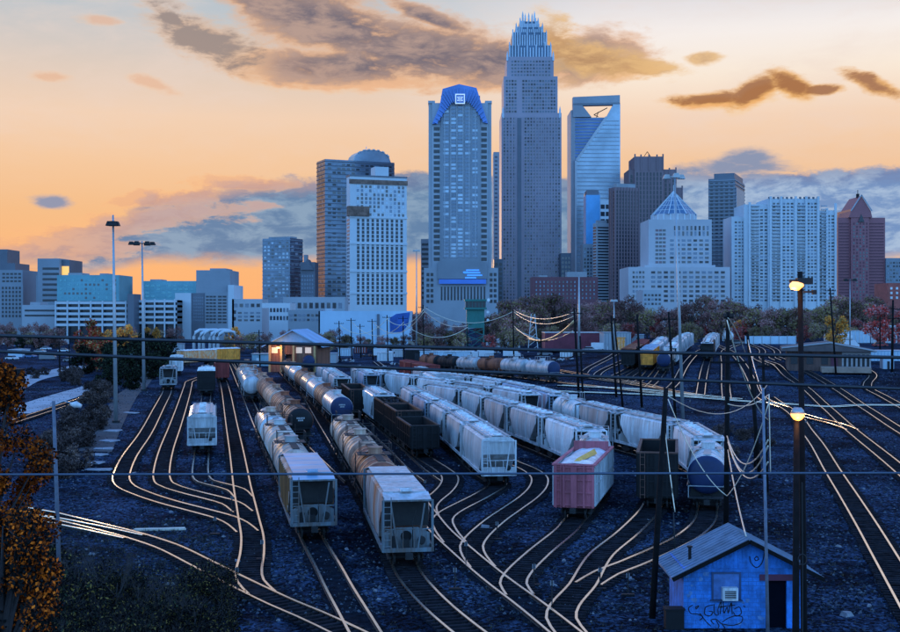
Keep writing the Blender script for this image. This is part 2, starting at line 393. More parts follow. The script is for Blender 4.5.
# ---------------------------------------------------------------- tracks
TRK = 0
def track(pts, ext=None, bed=True, ties=True, ground=False):
    """pts: points on the ground (pixel pairs are turned into ground points)"""
    global TRK
    TRK += 1
    g3 = [p if ground else G(*p) for p in pts]
    c = spline([Vector((p[0], p[1], 0)) for p in g3], 1.2)
    c = [Vector((p.x, p.y, g(p.x, p.y))) for p in c]
    off = TRK * .0012
    root = link('railway_track', None); tag(root, kind='structure')
    def side(p, q): 
        d = (q - p); d.z = 0; d.normalize(); return Vector((d.y, -d.x, 0))
    nrm = [side(c[max(i - 1, 0)], c[min(i + 1, len(c) - 1)]) for i in range(len(c))]
    if bed:
        b = MB(); vs = []; fs = []
        for p, n in zip(c, nrm):
            z = Vector((0, 0, .012 + off))
            q = 1.2 + .16 * math.sin(p.x * 1.7 + p.y * 2.3) + .12 * math.sin(p.y * 5.1 + p.x * 3.3); q2 = 1.2 + .16 * math.sin(p.x * 2.1 - p.y * 1.9) + .12 * math.sin(p.y * 4.3 + 1)
            vs += [p - n * q + z, p + n * q2 + z]
        for i in range(len(c) - 1): fs.append((2 * i, 2 * i + 1, 2 * i + 3, 2 * i + 2))
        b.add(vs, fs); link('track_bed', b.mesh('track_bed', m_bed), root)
    if ties:
        b = MB(); acc = 0; last = c[0]
        rr = random.Random(TRK)
        for i in range(1, len(c)):
            seg = (c[i] - c[i - 1]); ln = seg.length
            if c[i].y > 330: break
            while acc < ln:
                p = c[i - 1] + seg * (acc / ln); n = nrm[i]; t = Vector((-n.y, n.x, 0))
                wv = 1.25 + rr.uniform(-.06, .06)
                z = Vector((0, 0, .05 + off + rr.uniform(-.01, .02)))
                b.bar(p - n * wv + z, p + n * wv + z, .24, .12); acc += .62
            acc -= ln
        o = link('sleepers', b.mesh('sleepers', m_tie), root)
    prof_ = [(-.10, .03, 1), (-.03, .07, 1), (-.078, .17, 1), (-.07, .205, 0), (.07, .205, 1), (.078, .17, 1), (.03, .07, 1), (.10, .03, 1)]
    for sgn in (-1, 1):
        b = MB(); vs = []; fs = []; ms = []
        np_ = len(prof_)
        for p, n in zip(c, nrm):
            for (x, z, _) in prof_: vs.append(p + n * (sgn * .7525 + x) + Vector((0, 0, z + off * .5)))
        for i in range(len(c) - 1):
            for j in range(np_ - 1):
                fs.append((i * np_ + j, i * np_ + j + 1, (i + 1) * np_ + j + 1, (i + 1) * np_ + j)); ms.append(0 if j in (2, 3, 4) else 1)
        b.v = [tuple(v) for v in vs]; b.f = fs; b.m = ms
        link('rail', b.mesh('rail', [m_rail, m_railside]), root)
    return c

def gx(x, y): return Vector((x, y, 0))
# left fan
S_ = [(219, 372), (223.7, 383.5), (225.3, 390), (230.9, 421.7), (236.6, 453.3), (239.6, 472), (242, 487.4), (245.5, 504.8), (249, 522), (252.4, 539.7), (252, 557), (249, 573), (250.5, 584), (262, 596)]
tA1 = track([(171, 378), (167.6, 388), (166.6, 394), (157.6, 411.6), (145, 435.4), (128.8, 459), (121.9, 475), (121.2, 482), (126.5, 488.5), (140.3, 494.8), (167.2, 503.8), (198.9, 512.2), (225, 519.6), (238, 526), (247.5, 534)])
tA2 = track([(206, 375), (198, 379), (190, 382), (188, 387), (185.4, 396), (175, 427.5), (166.4, 451), (162.2, 468.6), (161.7, 479.6), (165, 485.5), (172.8, 489), (191, 494.3), (211.5, 499.4), (230.5, 505), (243, 514)])
tA3 = track([(211, 360), (208, 385), (206, 399.5), (204, 425), (201.5, 456.5), (200.3, 473), (201.5, 479), (206, 483), (222.7, 487.4), (235.7, 491.5), (243.5, 499)])
tS = track(S_)
tM = track([(20, 511), (50, 516.5), (65.7, 520.5), (97, 528.2), (133.6, 537.6), (165, 548), (180, 554.8), (197.8, 564), (228.9, 580), (256.4, 593.7), (282.2, 606), (308.9, 617.3), (330, 627), (372, 648)])
tM2 = track([(20, 517), (50, 521.5), (75, 526.5), (97, 531), (133.6, 539)], ties=False, bed=False)
# straight storage tracks under the standing strings
tH1 = track([(228, 356), (240, 383), (251, 407), (262, 432), (289, 488), (314, 543), (329, 570.5), (340, 592), (351.5, 612), (364, 634), (372, 648)])
tH3 = track([(224, 349), (246, 380), (272, 412), (301, 447), (337, 484)])
tN = track([(272, 352), (283, 373), (312, 401), (344, 431), (370, 453), (394.7, 474), (424, 512), (440.4, 533), (462.7, 553.5), (484.9, 572.7), (502.7, 587), (523, 602), (545.3, 619.4), (580, 648)])
tH2 = track([(300, 384), (318, 415), (340, 450), (372, 504), (400, 557), (409.5, 577), (421, 592), (439.5, 611), (463, 631), (485, 648)])
tP = track([(283, 352), (300, 366), (330, 392), (360, 419), (395, 450), (418, 472), (434, 484)])
tG = track([(338, 385), (352, 402), (380, 424), (425, 460), (441, 470.5), (449.5, 478), (449, 486), (441, 495.5), (432.7, 502), (427, 509), (429, 519)])
tW = track([(390, 398), (414, 420), (455, 450), (480, 474), (498, 486), (494, 490), (479.8, 498.5), (449, 515), (442.5, 522), (446, 533), (455, 545)])
tX = track([(430, 420), (470, 442), (511.5, 463.6), (529, 471), (539, 479), (538.5, 488), (530, 498), (510.7, 512), (496, 522.3), (477, 539.6), (471.5, 549), (474.5, 559), (483, 570)])
R1c = [gx(-14, 208), gx(-7, 193), gx(0, 180), gx(3.2, 170), gx(5.9, 156), gx(8.4, 142), gx(10.8, 130), gx(12.9, 119), gx(13.4, 110), gx(11.6, 98.5), gx(9.12, 88.6)]
tR1 = track([(p.x, p.y) for p in R1c] + [tuple(G(566.7, 532).xy), tuple(G(538.2, 556).xy), tuple(G(517.4, 577).xy), tuple(G(513.3, 587).xy), tuple(G(520, 598).xy)], ground=True)
R2c = [gx(-17, 244), gx(-10, 232), gx(-3, 220), gx(4, 206), gx(9, 191), gx(12.8, 175), gx(15.2, 160), gx(17, 147), gx(19.6, 134), gx(22.4, 124), gx(23.6, 115), gx(22.6, 105), gx(19.8, 92.5)]
tR2 = track([(p.x, p.y) for p in R2c] + [tuple(G(*q).xy) for q in ((705.5, 521), (700, 529), (685, 540.6), (655.8, 555), (630, 566.4), (607, 575.4), (588, 587))], ground=True)
R3c = [gx(-18, 233), gx(-11, 218), gx(-4.5, 204), gx(1.8, 190), gx(7.2, 177), gx(11.2, 164)]
tR3 = track([(p.x, p.y) for p in R3c], ground=True)
tD = track([gx(19.4, 116).xy, gx(18.4, 106).xy, G(650, 512).xy, G(646, 517).xy, G(627.6, 535.5).xy, G(601.7, 557).xy, G(592, 571).xy, G(582.7, 587.8).xy, G(564.7, 609).xy, G(561.3, 622).xy, G(572, 638).xy], ground=True)
# mid-distance tracks between the depot and the red box cars
track([(362, 366), (389, 393), (420, 414), (446, 432)])
track([(376, 362), (405, 384), (440, 404), (470, 420)])
tT = track([(425, 371.5), (500, 376.5), (553, 382), (590, 386.5), (640, 392), (700, 398)])
tU = track([(380, 372), (420, 390), (449, 407), (480, 420)])
# right fan
tC = track([(520, 390), (560, 392), (600, 393.5), (650, 395.5), (700, 398.5), (750, 402.5), (790, 405), (830, 407.5), (860, 406), (900, 406), (960, 404)])
track([(560, 386), (600, 388), (640, 390), (690, 395), (740, 400)])
track([(540, 368), (560, 371), (600, 378), (640, 384), (669, 391), (700, 396)])
track([(505, 364), (540, 368), (575, 376), (620, 383), (660, 389)], ties=False)
track([(648, 340), (613, 356), (588, 369.6), (584, 374)])
track([(655, 346), (628, 359), (601, 372), (596, 377)])
track([(665, 349), (640, 363), (616, 376), (606, 380)])
track([(672, 352), (646, 366), (628, 378), (622, 383)])
tB1 = track([(668, 349), (656, 362), (645, 377), (634, 385)])
tB2 = track([(684, 346), (668, 362), (655.6, 381), (648, 388)])
track([(716, 345), (693.8, 356), (684, 368), (675.9, 383), (668, 391)])
tB3 = track([(714, 344), (707, 361), (703, 378), (700.3, 396)])
track([(740, 344), (728, 349), (724, 353), (725, 366), (725.6, 387), (727, 400)])
tE0 = track([(700, 347), (712, 345), (730, 352), (742, 364), (751, 380), (757, 394), (768, 402), (784, 408)])
track([(744, 341), (752, 346), (760, 349), (762, 354), (756, 358), (762, 362), (772, 366)])
tE2 = track([(762, 361), (774.2, 364.5), (787.7, 376.7), (805.9, 389.3), (824.9, 407), (850, 430), (890, 462.6), (915, 484), (955, 519), (1010, 570), (1080, 640)])
track([(757, 341), (766, 346), (775, 350), (777, 355), (772, 358), (778, 361)])
tE3 = track([(772, 355), (788.8, 360), (801.4, 369), (818.5, 378.3), (842.3, 393), (864.4, 408.3), (894.5, 428), (925, 447), (980, 485), (1060, 545), (1160, 625)])
tE4 = track([(828, 356), (843.8, 362.2), (860.5, 368), (870.5, 373), (873, 377), (868, 383.5), (868.5, 389), (883, 397), (900, 406.5), (930, 423), (1000, 464), (1090, 522), (1200, 600)])
tE1 = track([(770, 398), (780, 405), (790, 411.5), (798, 419), (806, 431), (817.4, 446.5), (833, 473), (850, 500), (867.7, 529), (883, 555.5), (903, 590), (925, 628), (950, 672), (985, 740)])
track([(797, 414), (815, 419.5), (836, 424.7), (853, 431)])
# siding beside the paved strip on the left
track([(10, 424), (60, 407.5), (84, 399), (102, 389.5), (108, 384), (112, 378)])

# paved strips beside the siding
def sheet(name, pts, m, dz, kind='structure', up=None):
    b = MB(); ps = [G(*p) for p in pts]
    b.add([(p.x, p.y, p.z + dz) for p in ps], [tuple(range(len(ps) - 1, -1, -1))])
    o = link(name, b.mesh(name, m)); tag(o, kind=kind); return o
m_conc = mat('worn_concrete', (.33, .34, .36), .85, 0, .3, .25, .2)
m_dirt = mat('brown_dirt', (.085, .065, .055), .95, 0, .4, .3, .6, bscale=4)
def strip(name, pts, wd, m, dz):
    c = spline([Vector((p.x, p.y, 0)) for p in [G(*q) for q in pts]], 3)
    b = MB(); vs = []; fs = []
    for i, p in enumerate(c):
        d = (c[min(i + 1, len(c) - 1)] - c[max(i - 1, 0)]).normalized(); n = Vector((d.y, -d.x, 0))
        for t in (-1, -.33, .33, 1):
            q = p + n * wd / 2 * t; vs.append((q.x, q.y, g(q.x, q.y) + dz))
    for i in range(len(c) - 1):
        for j in range(3): fs.append((4 * i + j, 4 * i + j + 1, 4 * i + 5 + j, 4 * i + 4 + j))
    b.add(vs, fs); return tag(link(name, b.mesh(name, m)), kind='structure')
strip('pavement', [(16, 414), (45, 402.5), (72, 394), (97, 386)], 5.5, m_conc, .07)
strip('road', [(-10, 392), (22, 380), (50, 374), (86, 366)], 9, m_conc, .06)
strip('path', [(95, 452), (106, 430), (124, 400), (150, 372)], 3.5, mat('yard_path', (.05, .05, .055), .9, 0, .35, .4, .3), .05)
m_slab = mat('pale_slab', (.3, .31, .34), .85, 0, .35, .6, .2)
for i, (px, py, w_, d_) in enumerate([(91, 463, 2.4, 1.6), (97, 455, 1.9, 1.5), (103, 449, 2.2, 1.5), (108, 441, 2.2, 1.8), (98, 470, 2.6, 1.2), (112, 431, 2, 2), (130, 413, 2.6, 1.2)]):
    p = G(px, py); b = MB(); b.prism([(-w_ / 2, 0), (w_ / 2, 0), (w_ / 2 - .1, .12), (-w_ / 2 + .15, .1)], -d_ / 2, d_ / 2)
    tag(link('concrete_slab', b.mesh('concrete_slab', m_slab), None, p, R(rnd.uniform(-30, 30))), 'flat pale concrete slab lying in the dirt beside the leftmost curved track', 'slab', 'pale slabs beside the leftmost track')
b = MB(); p = G(159, 530); b.prism([(-1.9, 0), (1.9, 0), (1.8, .14), (-1.7, .12)], -.25, .25)
tag(link('timber_plank', b.mesh('timber_plank', mat('pale_plank', (.6, .55, .45), .7, 0, .2, 1)), None, p, R(6)), 'pale timber plank lying on the ballast at lower left', 'plank')

# ---------------------------------------------------------------- freight cars
def cyl_x(b, x0, x1, y, z, r, n=12):
    b.tube([(x0, y, z), (x1, y, z)], r, n)
def bogie(parent, y, near=True):
    def fr(b):
        for sx in (-1, 1):
            b.prismx([(-1.1, .38), (-.75, .30), (-.3, .2), (.3, .2), (.75, .30), (1.1, .38), (1.1, .52), (.45, .62), (.3, .82), (-.3, .82), (-.45, .62), (-1.1, .52)], sx * 1.02 - .07, sx * 1.02 + .07)
        b.box(-1.0, 1.0, -.22, .22, .42, .72)
        for yy in (-.85, .85): b.tube([(-.95, yy, .42), (.95, yy, .42)], .08, 6)
    o = part('bogie', 'b', fr, m_steel, parent, (0, y, 0))
    for yy in (-.85, .85):
        for sx in (-1, 1):
            def wh(b, sx=sx): cyl_x(b, sx * .68, sx * .82, 0, 0, .42, 14)
            part('wheel', 'w%d' % sx, wh, m_steel, o, (0, yy, .42))
def coupler(parent, y):
    def f(b):
        b.box(-.13, .13, -.55, .2, .68, .92); b.box(-.22, .22, -.75, -.5, .62, .98)
    part('coupler', 'c', f, m_steel, parent, (0, y, 0))
def ladder_pts(b, x0, x1, y, z0, z1, n, r=.028):
    for x in (x0, x1): b.bar((x, y, z0), (x, y, z1), r * 2)
    for i in range(n):
        z = z0 + (z1 - z0) * (i + .5) / n; b.bar((x0, y, z), (x1, y, z), r * 1.6)

def loft_body(b, Ln, n, zb_fn, top=4.2, hw=1.58, curved=True, e0=.55):
    ys = []
    y0, y1 = e0, Ln - e0
    bl = (y1 - y0) / n
    for i in range(n):
        a = y0 + bl * i
        ys += [(a + .001, 0), (a + .09, 0), (a + .16, .75), (a + bl * .3, 1), (a + bl * .7, 1), (a + bl - .16, .75), (a + bl - .09, 0)]
    ys.append((y1, 0))
    extra = [y0 + .8, y0 + 1.9, y1 - .8, y1 - 1.9]
    ring = []
    zs = [0, .16, .35, .55, .75, .9, 1.0]
    for (y, k_) in ys:
        zb = zb_fn(y)
        row = []
        for t in zs:
            z = zb + (top - .42 - zb) * t
            wv = hw - .06 * (1 - k_)
            if curved: wv -= .16 * (1 - math.sin(math.pi * min(1, max(0, (z - 1.0) / 3.2)) ** .8)) * .9
            row.append((wv, z))
        row += [(hw - .13, top - .25), (hw - .42, top - .1), (hw * .45, top - .01)]
        ring.append((y, row))
    nr = len(ring[0][1]) * 2
    vs = []
    for y, row in ring:
        vs += [(x, y, z) for x, z in row] + [(-x, y, z) for x, z in reversed(row)]
    fs = []
    for i in range(len(ring) - 1):
        for j in range(nr - 1):
            fs.append((i * nr + j, (i + 1) * nr + j, (i + 1) * nr + j + 1, i * nr + j + 1))
        fs.append((i * nr + nr - 1, (i + 1) * nr + nr - 1, (i + 1) * nr, i * nr))
    fs.append(tuple(range(nr))); fs.append(tuple((len(ring) - 1) * nr + j for j in range(nr - 1, -1, -1)))
    b.add(vs, fs)

def covered_hopper(label, Ln, body, roof=None, trim=None, n=3, curved=True, ribs=False, group=None, ribmat=None, dark_end=False, big=1.0, flush=False, plain=False):
    roof = roof or body; trim = trim or body
    t = thing('covered_hopper', label, 'freight car', group=group)
    TOP = 4.35
    zb = (lambda y: 1.25 + max(0, 2.3 - min(y, Ln - y)) * .8) if flush else (lambda y: 1.25 + max(0, 3.4 - min(y, Ln - y)) * 1.0)
    key = (round(Ln, 1), n, curved, ribs, flush)
    bo = part('hopper_body', (key, body.name), lambda b: loft_body(b, Ln, n, zb, TOP, 1.55, curved, .35 if flush else 1.35), body, t, smooth=False)
    if ribs:
        def rb(b):
            k_ = int(Ln / 1.25)
            for i in range(k_):
                y = 1.6 + (Ln - 3.2) * i / (k_ - 1)
                for sx in (-1, 1): b.box(min(sx * 1.5, sx * 1.62), max(sx * 1.5, sx * 1.62), y - .06, y + .06, zb(y) + .05, TOP - .35)
        part('side_ribs', (key, (ribmat or trim).name), rb, ribmat or trim, t)
    # sloping discharge bins under the body
    def bins(b):
        m = n
        for i in range(m):
            yc = 2.6 + (Ln - 5.2) * (i + .5) / m; hw = (Ln - 5.6) / m / 2
            b.add([(-1.3, yc - hw, 1.3), (1.3, yc - hw, 1.3), (1.3, yc + hw, 1.3), (-1.3, yc + hw, 1.3),
                   (-.45, yc - .35, .42), (.45, yc - .35, .42), (.45, yc + .35, .42), (-.45, yc + .35, .42)],
                  [(4, 7, 6, 5), (0, 4, 5, 1), (1, 5, 6, 2), (2, 6, 7, 3), (3, 7, 4, 0)])
    part('discharge_bins', (key, 'b', body.name), bins, body, t)
    def sill(b):
        for sx in (-1, 1): b.box(min(sx * 1.48, sx * 1.6), max(sx * 1.48, sx * 1.6), .3, Ln - .3, 1.0, 1.26)
    part('side_sill', (key, 's', trim.name), sill, trim, t)
    def top(b):
        if plain:
            b.box(-1.32, 1.32, 1.5, Ln - 1.5, TOP - .03, TOP + .03)
            for q in range(4): b.box(-1.32, 1.32, 3 + q * 2.6, 3.06 + q * 2.6, TOP + .03, TOP + .05)
        else: b.box(-.5, .5, .75, Ln - .75, TOP, TOP + .07)
        k_ = max(4, int(Ln / 2.2))
        for i in range(k_):
            if plain and i: continue
            y = 1.4 + (Ln - 2.8) * i / (k_ - 1)
            b.box(-.36, .36, y - .36, y + .36, TOP + .07, TOP + .19)
            b.bar((-.42, y, TOP + .21), (.42, y, TOP + .21), .05)
            for sx in (-1, 1): b.box(min(sx * .5, sx * 1.2), max(sx * .5, sx * 1.2), y - .03, y + .03, TOP - .04, TOP + .03)
    part('hatches', (key, 't', roof.name, plain), top, roof, t)
    def walk(b):
        for sx in (-1, 1): b.box(min(sx * .85, sx * 1.12), max(sx * .85, sx * 1.12), .4, Ln - .4, TOP + .03, TOP + .07)
        for y in (.42, Ln - .72): b.box(-1.15, 1.15, y, y + .3, TOP + .075, TOP + .11)
    if not plain: part('roof_walkway', (key, 'w'), walk, m_galv, t)
    for ey, sg in ((0.0, 1), (Ln, -1)):
        if not flush:
            def rsh(b, sg=sg):
                b.prismx([(.02 * sg, TOP - .32), (1.5 * sg, TOP - .06), (1.5 * sg, TOP - .01), (.02 * sg, TOP - .26)][::sg], -1.42, 1.42)
            part('roof_end_sheet', ('re', sg, roof.name), rsh, roof, t, (0, ey, 0))
            def esh(b, sg=sg):
                b.prism([(-1.45, 1.0), (1.45, 1.0), (1.45, 1.9), (.7, 2.25), (-.7, 2.25), (-1.45, 1.9)], min(.95 * sg, 1.0 * sg), max(.95 * sg, 1.0 * sg))
            part('recess_shade_plate', ('ssh', sg), lambda b, sg=sg: b.prism([(-1.4, 2.3), (1.4, 2.3), (1.4, TOP - .5), (-1.4, TOP - .5)], min(1.28 * sg, 1.33 * sg), max(1.28 * sg, 1.33 * sg)), m_steel, t, (0, ey, 0))  # dark plate added over the body end for the recess's shade and grime
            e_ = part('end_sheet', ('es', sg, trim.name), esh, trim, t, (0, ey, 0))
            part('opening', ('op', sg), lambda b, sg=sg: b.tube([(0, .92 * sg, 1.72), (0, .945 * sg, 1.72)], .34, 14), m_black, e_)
            def brk(b, sg=sg):
                b.box(-.95, -.6, min(.5 * sg, .9 * sg), max(.5 * sg, .9 * sg), 1.05, 1.75); b.tube([(.9, .5 * sg, 1.45), (.9, .9 * sg, 1.45)], .2, 10)
                b.bar((-.8, .6 * sg, 1.75), (-.8, 1.3 * sg, 3.2), .05); b.tube([(.35, .55 * sg, 1.1), (.35, .55 * sg, 2.6), (.6, 1.0 * sg, 3.3)], .035, 5)
            part('brake_gear', ('bg', sg), brk, m_steel, t, (0, ey, 0))
        else:
            part('end_sheet', ('esf', sg, body.name), lambda b, sg=sg: b.box(-1.45, 1.45, min(.2 * sg, .26 * sg), max(.2 * sg, .26 * sg), 1.0, 1.7), body, t, (0, ey, 0))
        def ends(b, sg=sg):
            for sx in (-1, 1):
                b.box(sx * 1.5 - .07, sx * 1.5 + .07, -.02 if sg > 0 else -.14, .14 if sg > 0 else .02, .95, TOP - .3)
            yy = .06 * sg
            b.bar((-1.5, yy, TOP - .33), (1.5, yy, TOP - .33), .12, .1)
            b.bar((-1.5, yy, 1.05), (1.5, yy, 1.05), .16, .24)
            b.bar((-1.5, yy, 2.3), (1.5, yy, 2.3), .06)
            b.bar((-.62, yy, 1.15), (-1.02, yy, TOP - .5), .09); b.bar((.62, yy, 1.15), (1.02, yy, TOP - .5), .09)
            b.bar((-.3, yy, 1.15), (-.3, yy, 2.3), .05); b.bar((.4, yy, 1.15), (.4, yy, 2.3), .05)
        o = part('end_frame', (key, 'e', sg, trim.name), ends, trim, t, (0, ey, 0))
        def lad(b, sg=sg): ladder_pts(b, -1.46 * sg, -1.02 * sg, -.04 * sg, 1.1, TOP - .1, 8)
        part('ladder', ('lad', sg, trim.name), lad, trim, t, (0, ey, 0))
        def plat(b, sg=sg):
            b.box(-1.5, 1.5, min(.1 * sg, 1.5 * sg), max(.1 * sg, 1.5 * sg), .95, 1.02)
            b.tube([(.85, .1 * sg, 1.62), (.85, .2 * sg, 1.62)], .24, 12)
            b.box(-.25, .15, min(.5 * sg, 1.0 * sg), max(.5 * sg, 1.0 * sg), 1.02, 1.6)
        part('end_platform', ('pl', sg), plat, m_steel if dark_end else trim, t, (0, ey, 0))
    bogie(t, 1.9); bogie(t, Ln - 1.9); coupler(t, 0)
    return t

def tank_car(label, Ln, body, head=None, bands=None, group=None, rad=1.5, platform=True, walk=True, head2=None, rm=None, bw=.05):
    t = thing('tank_car', label, 'freight car', group=group)
    zc = 2.72
    bn = bands or body
    rm = rm or (m_galv if body.name in ('hopper_white', 'tank_pale_grey') else m_steel)
    def shell(b):
        n = 24; pts = [.95, Ln - .95]
        vs = []; fs = []
        for y in pts:
            for j in range(n):
                a = 2 * math.pi * j / n; vs.append((rad * math.sin(a), y, zc + rad * math.cos(a)))
        for j in range(n): fs.append((j, n + j, n + (j + 1) % n, (j + 1) % n))
        b.add(vs, fs)
    part('tank_shell', (round(Ln, 1), rad, body.name), shell, body, t, smooth=True)
    for ey, sg, hm in ((.95, -1, head or body), (Ln - .95, 1, head2 or head or body)):
        def hd(b, sg=sg):
            n = 24; vs = []; fs = []
            rr = [(1, 0), (.97, .14), (.88, .27), (.72, .37), (.5, .44), (.25, .48)]
            for (q, d) in rr:
                for j in range(n):
                    a = 2 * math.pi * j / n; vs.append((rad * q * math.sin(a), sg * d, rad * q * math.cos(a)))
            for i in range(len(rr) - 1):
                for j in range(n):
                    f = (i * n + j, i * n + (j + 1) % n, (i + 1) * n + (j + 1) % n, (i + 1) * n + j)
                    fs.append(f if sg < 0 else f[::-1])
            o = len(vs); vs.append((0, sg * .5, 0))
            for j in range(n):
                f = ((len(rr) - 1) * n + j, (len(rr) - 1) * n + (j + 1) % n, o); fs.append(f if sg < 0 else f[::-1])
            b.add(vs, fs)
        part('tank_head', (rad, sg, hm.name), hd, hm, t, (0, ey, zc), smooth=True)
    def bd(b):
        k_ = max(3, int(Ln / 1.9))
        for i in range(k_):
            y = 1.3 + (Ln - 2.6) * i / (k_ - 1)
            n = 20; vs = []; fs = []
            for (yy, q) in ((y - bw, rad + .002), (y - bw, rad + .04), (y + bw, rad + .04), (y + bw, rad + .002)):
                for j in range(n + 1):
                    a = -2.2 + 4.4 * j / n; vs.append((q * math.sin(a), yy, zc + q * math.cos(a)))
            for i2 in range(3):
                for j in range(n): fs.append((i2 * (n + 1) + j, i2 * (n + 1) + j + 1, (i2 + 1) * (n + 1) + j + 1, (i2 + 1) * (n + 1) + j))
            b.add(vs, fs)
    part('band', (round(Ln, 1), rad, bn.name, bw), bd, bn, t)
    def ul(b):
        b.box(-.3, .3, .3, Ln - .3, .72, 1.1)
        for y in (1.5, Ln - 2.2):
            b.prism([(-1.35, .95), (1.35, .95), (1.2, 1.7), (.6, 1.32), (-.6, 1.32), (-1.2, 1.7)], y, y + .7)
        for y in (0.0, Ln - .9): b.box(-1.45, 1.45, y, y + .9, .98, 1.05)
    part('underframe', round(Ln, 1), ul, m_steel, t)
    def rails(b):
        for y in (.05, Ln - .05):
            for sx in (-1, 1): b.bar((sx * 1.4, y, 1.02), (sx * 1.4, y, 1.95), .06)
            b.bar((-1.4, y, 1.95), (1.4, y, 1.95), .06)
        for sx in (-1, 1): b.bar((sx * 1.52, 1.0, 1.85), (sx * 1.52, Ln - 1.0, 1.85), .05)
    part('handrail', (round(Ln, 1), rm.name), rails, rm, t)
    yc = Ln / 2; tz = zc + rad
    def dome(b):
        b.tube([(0, 0, tz - .1), (0, 0, tz + .42)], .55, 14)
        b.tube([(0, 0, tz + .42), (0, 0, tz + .5)], .62, 14)
        b.tube([(.0, 1.1, tz - .1), (0, 1.1, tz + .25)], .22, 10)
    part('valve_dome', bn.name, dome, bn, t, (0, yc, 0))
    if platform:
        def pf(b):
            for sx in (-1, 1): b.box(min(sx * .75, sx * 1.42), max(sx * .75, sx * 1.2), -1.1, 1.1, tz - .06, tz)
            b.box(-.75, .75, -1.1, -.75, tz - .06, tz); b.box(-.75, .75, .75, 1.1, tz - .06, tz)
        part('platform', 'pf' + rm.name, pf, rm, t, (0, yc, 0))
        def rl(b):
            for sx in (-1, 1):
                for y in (-1.1, 0, 1.1): b.bar((sx * 1.2, y, tz - .05), (sx * 1.2, y, tz + .85), .045)
                b.bar((sx * 1.2, -1.1, tz + .85), (sx * 1.2, 1.1, tz + .85), .045)
            for y in (-1.1, 1.1): b.bar((-1.2, y, tz + .85), (1.2, y, tz + .85), .045)
        part('platform_railing', 'rl' + rm.name, rl, rm, t, (0, yc, 0))
        def ld(b):
            for sx in (-1, 1):
                for i in range(9): b.bar((sx * 1.56, -.25, 1.1 + i * .36), (sx * 1.56, .25, 1.1 + i * .36), .04)
                for y in (-.25, .25): b.bar((sx * 1.56, y, .9), (sx * 1.56, y, 4.2), .05)
        part('ladder', 'tl' + rm.name, ld, rm, t, (0, yc, 0))
    if walk:
        def wk(b):
            b.box(-.28, .28, 1.2, Ln / 2 - 1.6, tz + .03, tz + .08); b.box(-.28, .28, Ln / 2 + 1.6, Ln - 1.2, tz + .03, tz + .08)
        part('roof_walkway', ('tw', round(Ln, 1), rm.name), wk, rm, t)
    bogie(t, 1.9); bogie(t, Ln - 1.9); coupler(t, 0)
    return t

def gondola(label, Ln, body, hgt=2.9, rim=None, load=None, group=None, sidemat=None, name='gondola_car'):
    t = thing(name, label, 'freight car', group=group)
    rim = rim or body; sm = sidemat or body; z0, z1 = 1.05, 1.05 + hgt
    part('floor', (Ln, hgt, body.name), lambda b: b.box(-1.42, 1.42, .2, Ln - .2, .9, z0), body, t)
    for sx in (-1, 1):
        def sd(b, sx=sx):
            b.box(min(sx * 1.42, sx * 1.5), max(sx * 1.42, sx * 1.5), .08, Ln - .08, z0, z1)
            k_ = int(Ln / 1.1)
            for i in range(k_):
                y = .25 + (Ln - .5) * i / (k_ - 1)
                b.box(min(sx * 1.5, sx * 1.62), max(sx * 1.5, sx * 1.62), y - .07, y + .07, z0 + .05, z1 - .1)
            for q in (z0, z0 + hgt * .5): b.box(min(sx * 1.5, sx * 1.59), max(sx * 1.5, sx * 1.59), .1, Ln - .1, q, q + .09)
        part('side_panel', (Ln, hgt, sx, sm.name), sd, sm, t)
    for ey, sg in ((0.0, 1), (Ln, -1)):
        def en(b, sg=sg):
            b.box(-1.42, 1.42, min(.1 * sg, .16 * sg), max(.1 * sg, .16 * sg), z0, z1)
            for x in (-1.42, -.75, .75, 1.42): b.box(x - .08, x + .08, min(-.03 * sg, .1 * sg), max(-.03 * sg, .1 * sg), z0 - .1, z1 - .02)
            b.box(-.22, .22, min(-.04 * sg, .09 * sg), max(-.04 * sg, .09 * sg), z0 - .1, z1 - .1)
            for i in range(4):
                q = z0 + .02 + (hgt - .2) * i / 3
                b.box(-1.5, 1.5, min(.01 * sg, .1 * sg), max(.01 * sg, .1 * sg), q, q + .12)
        part('end_panel', (hgt, sg, body.name), en, body, t, (0, ey, 0))
    def rm(b):
        for sx in (-1, 1): b.box(sx * 1.5 - .12, sx * 1.5 + .12, -.05, Ln + .05, z1, z1 + .12)
        for y in (.08, Ln - .08): b.box(-1.38, 1.38, y - .1, y + .1, z1, z1 + .12)
    part('top_rim', (Ln, hgt, rim.name), rm, rim, t)
    def ld(b): ladder_pts(b, -1.3, -.95, -.1, .9, z1, 6)
    part('ladder', (hgt, rim.name), ld, rim, t)
    if load: load(t, z1, Ln)
    bogie(t, 1.9); bogie(t, Ln - 1.9); coupler(t, 0)
    return t

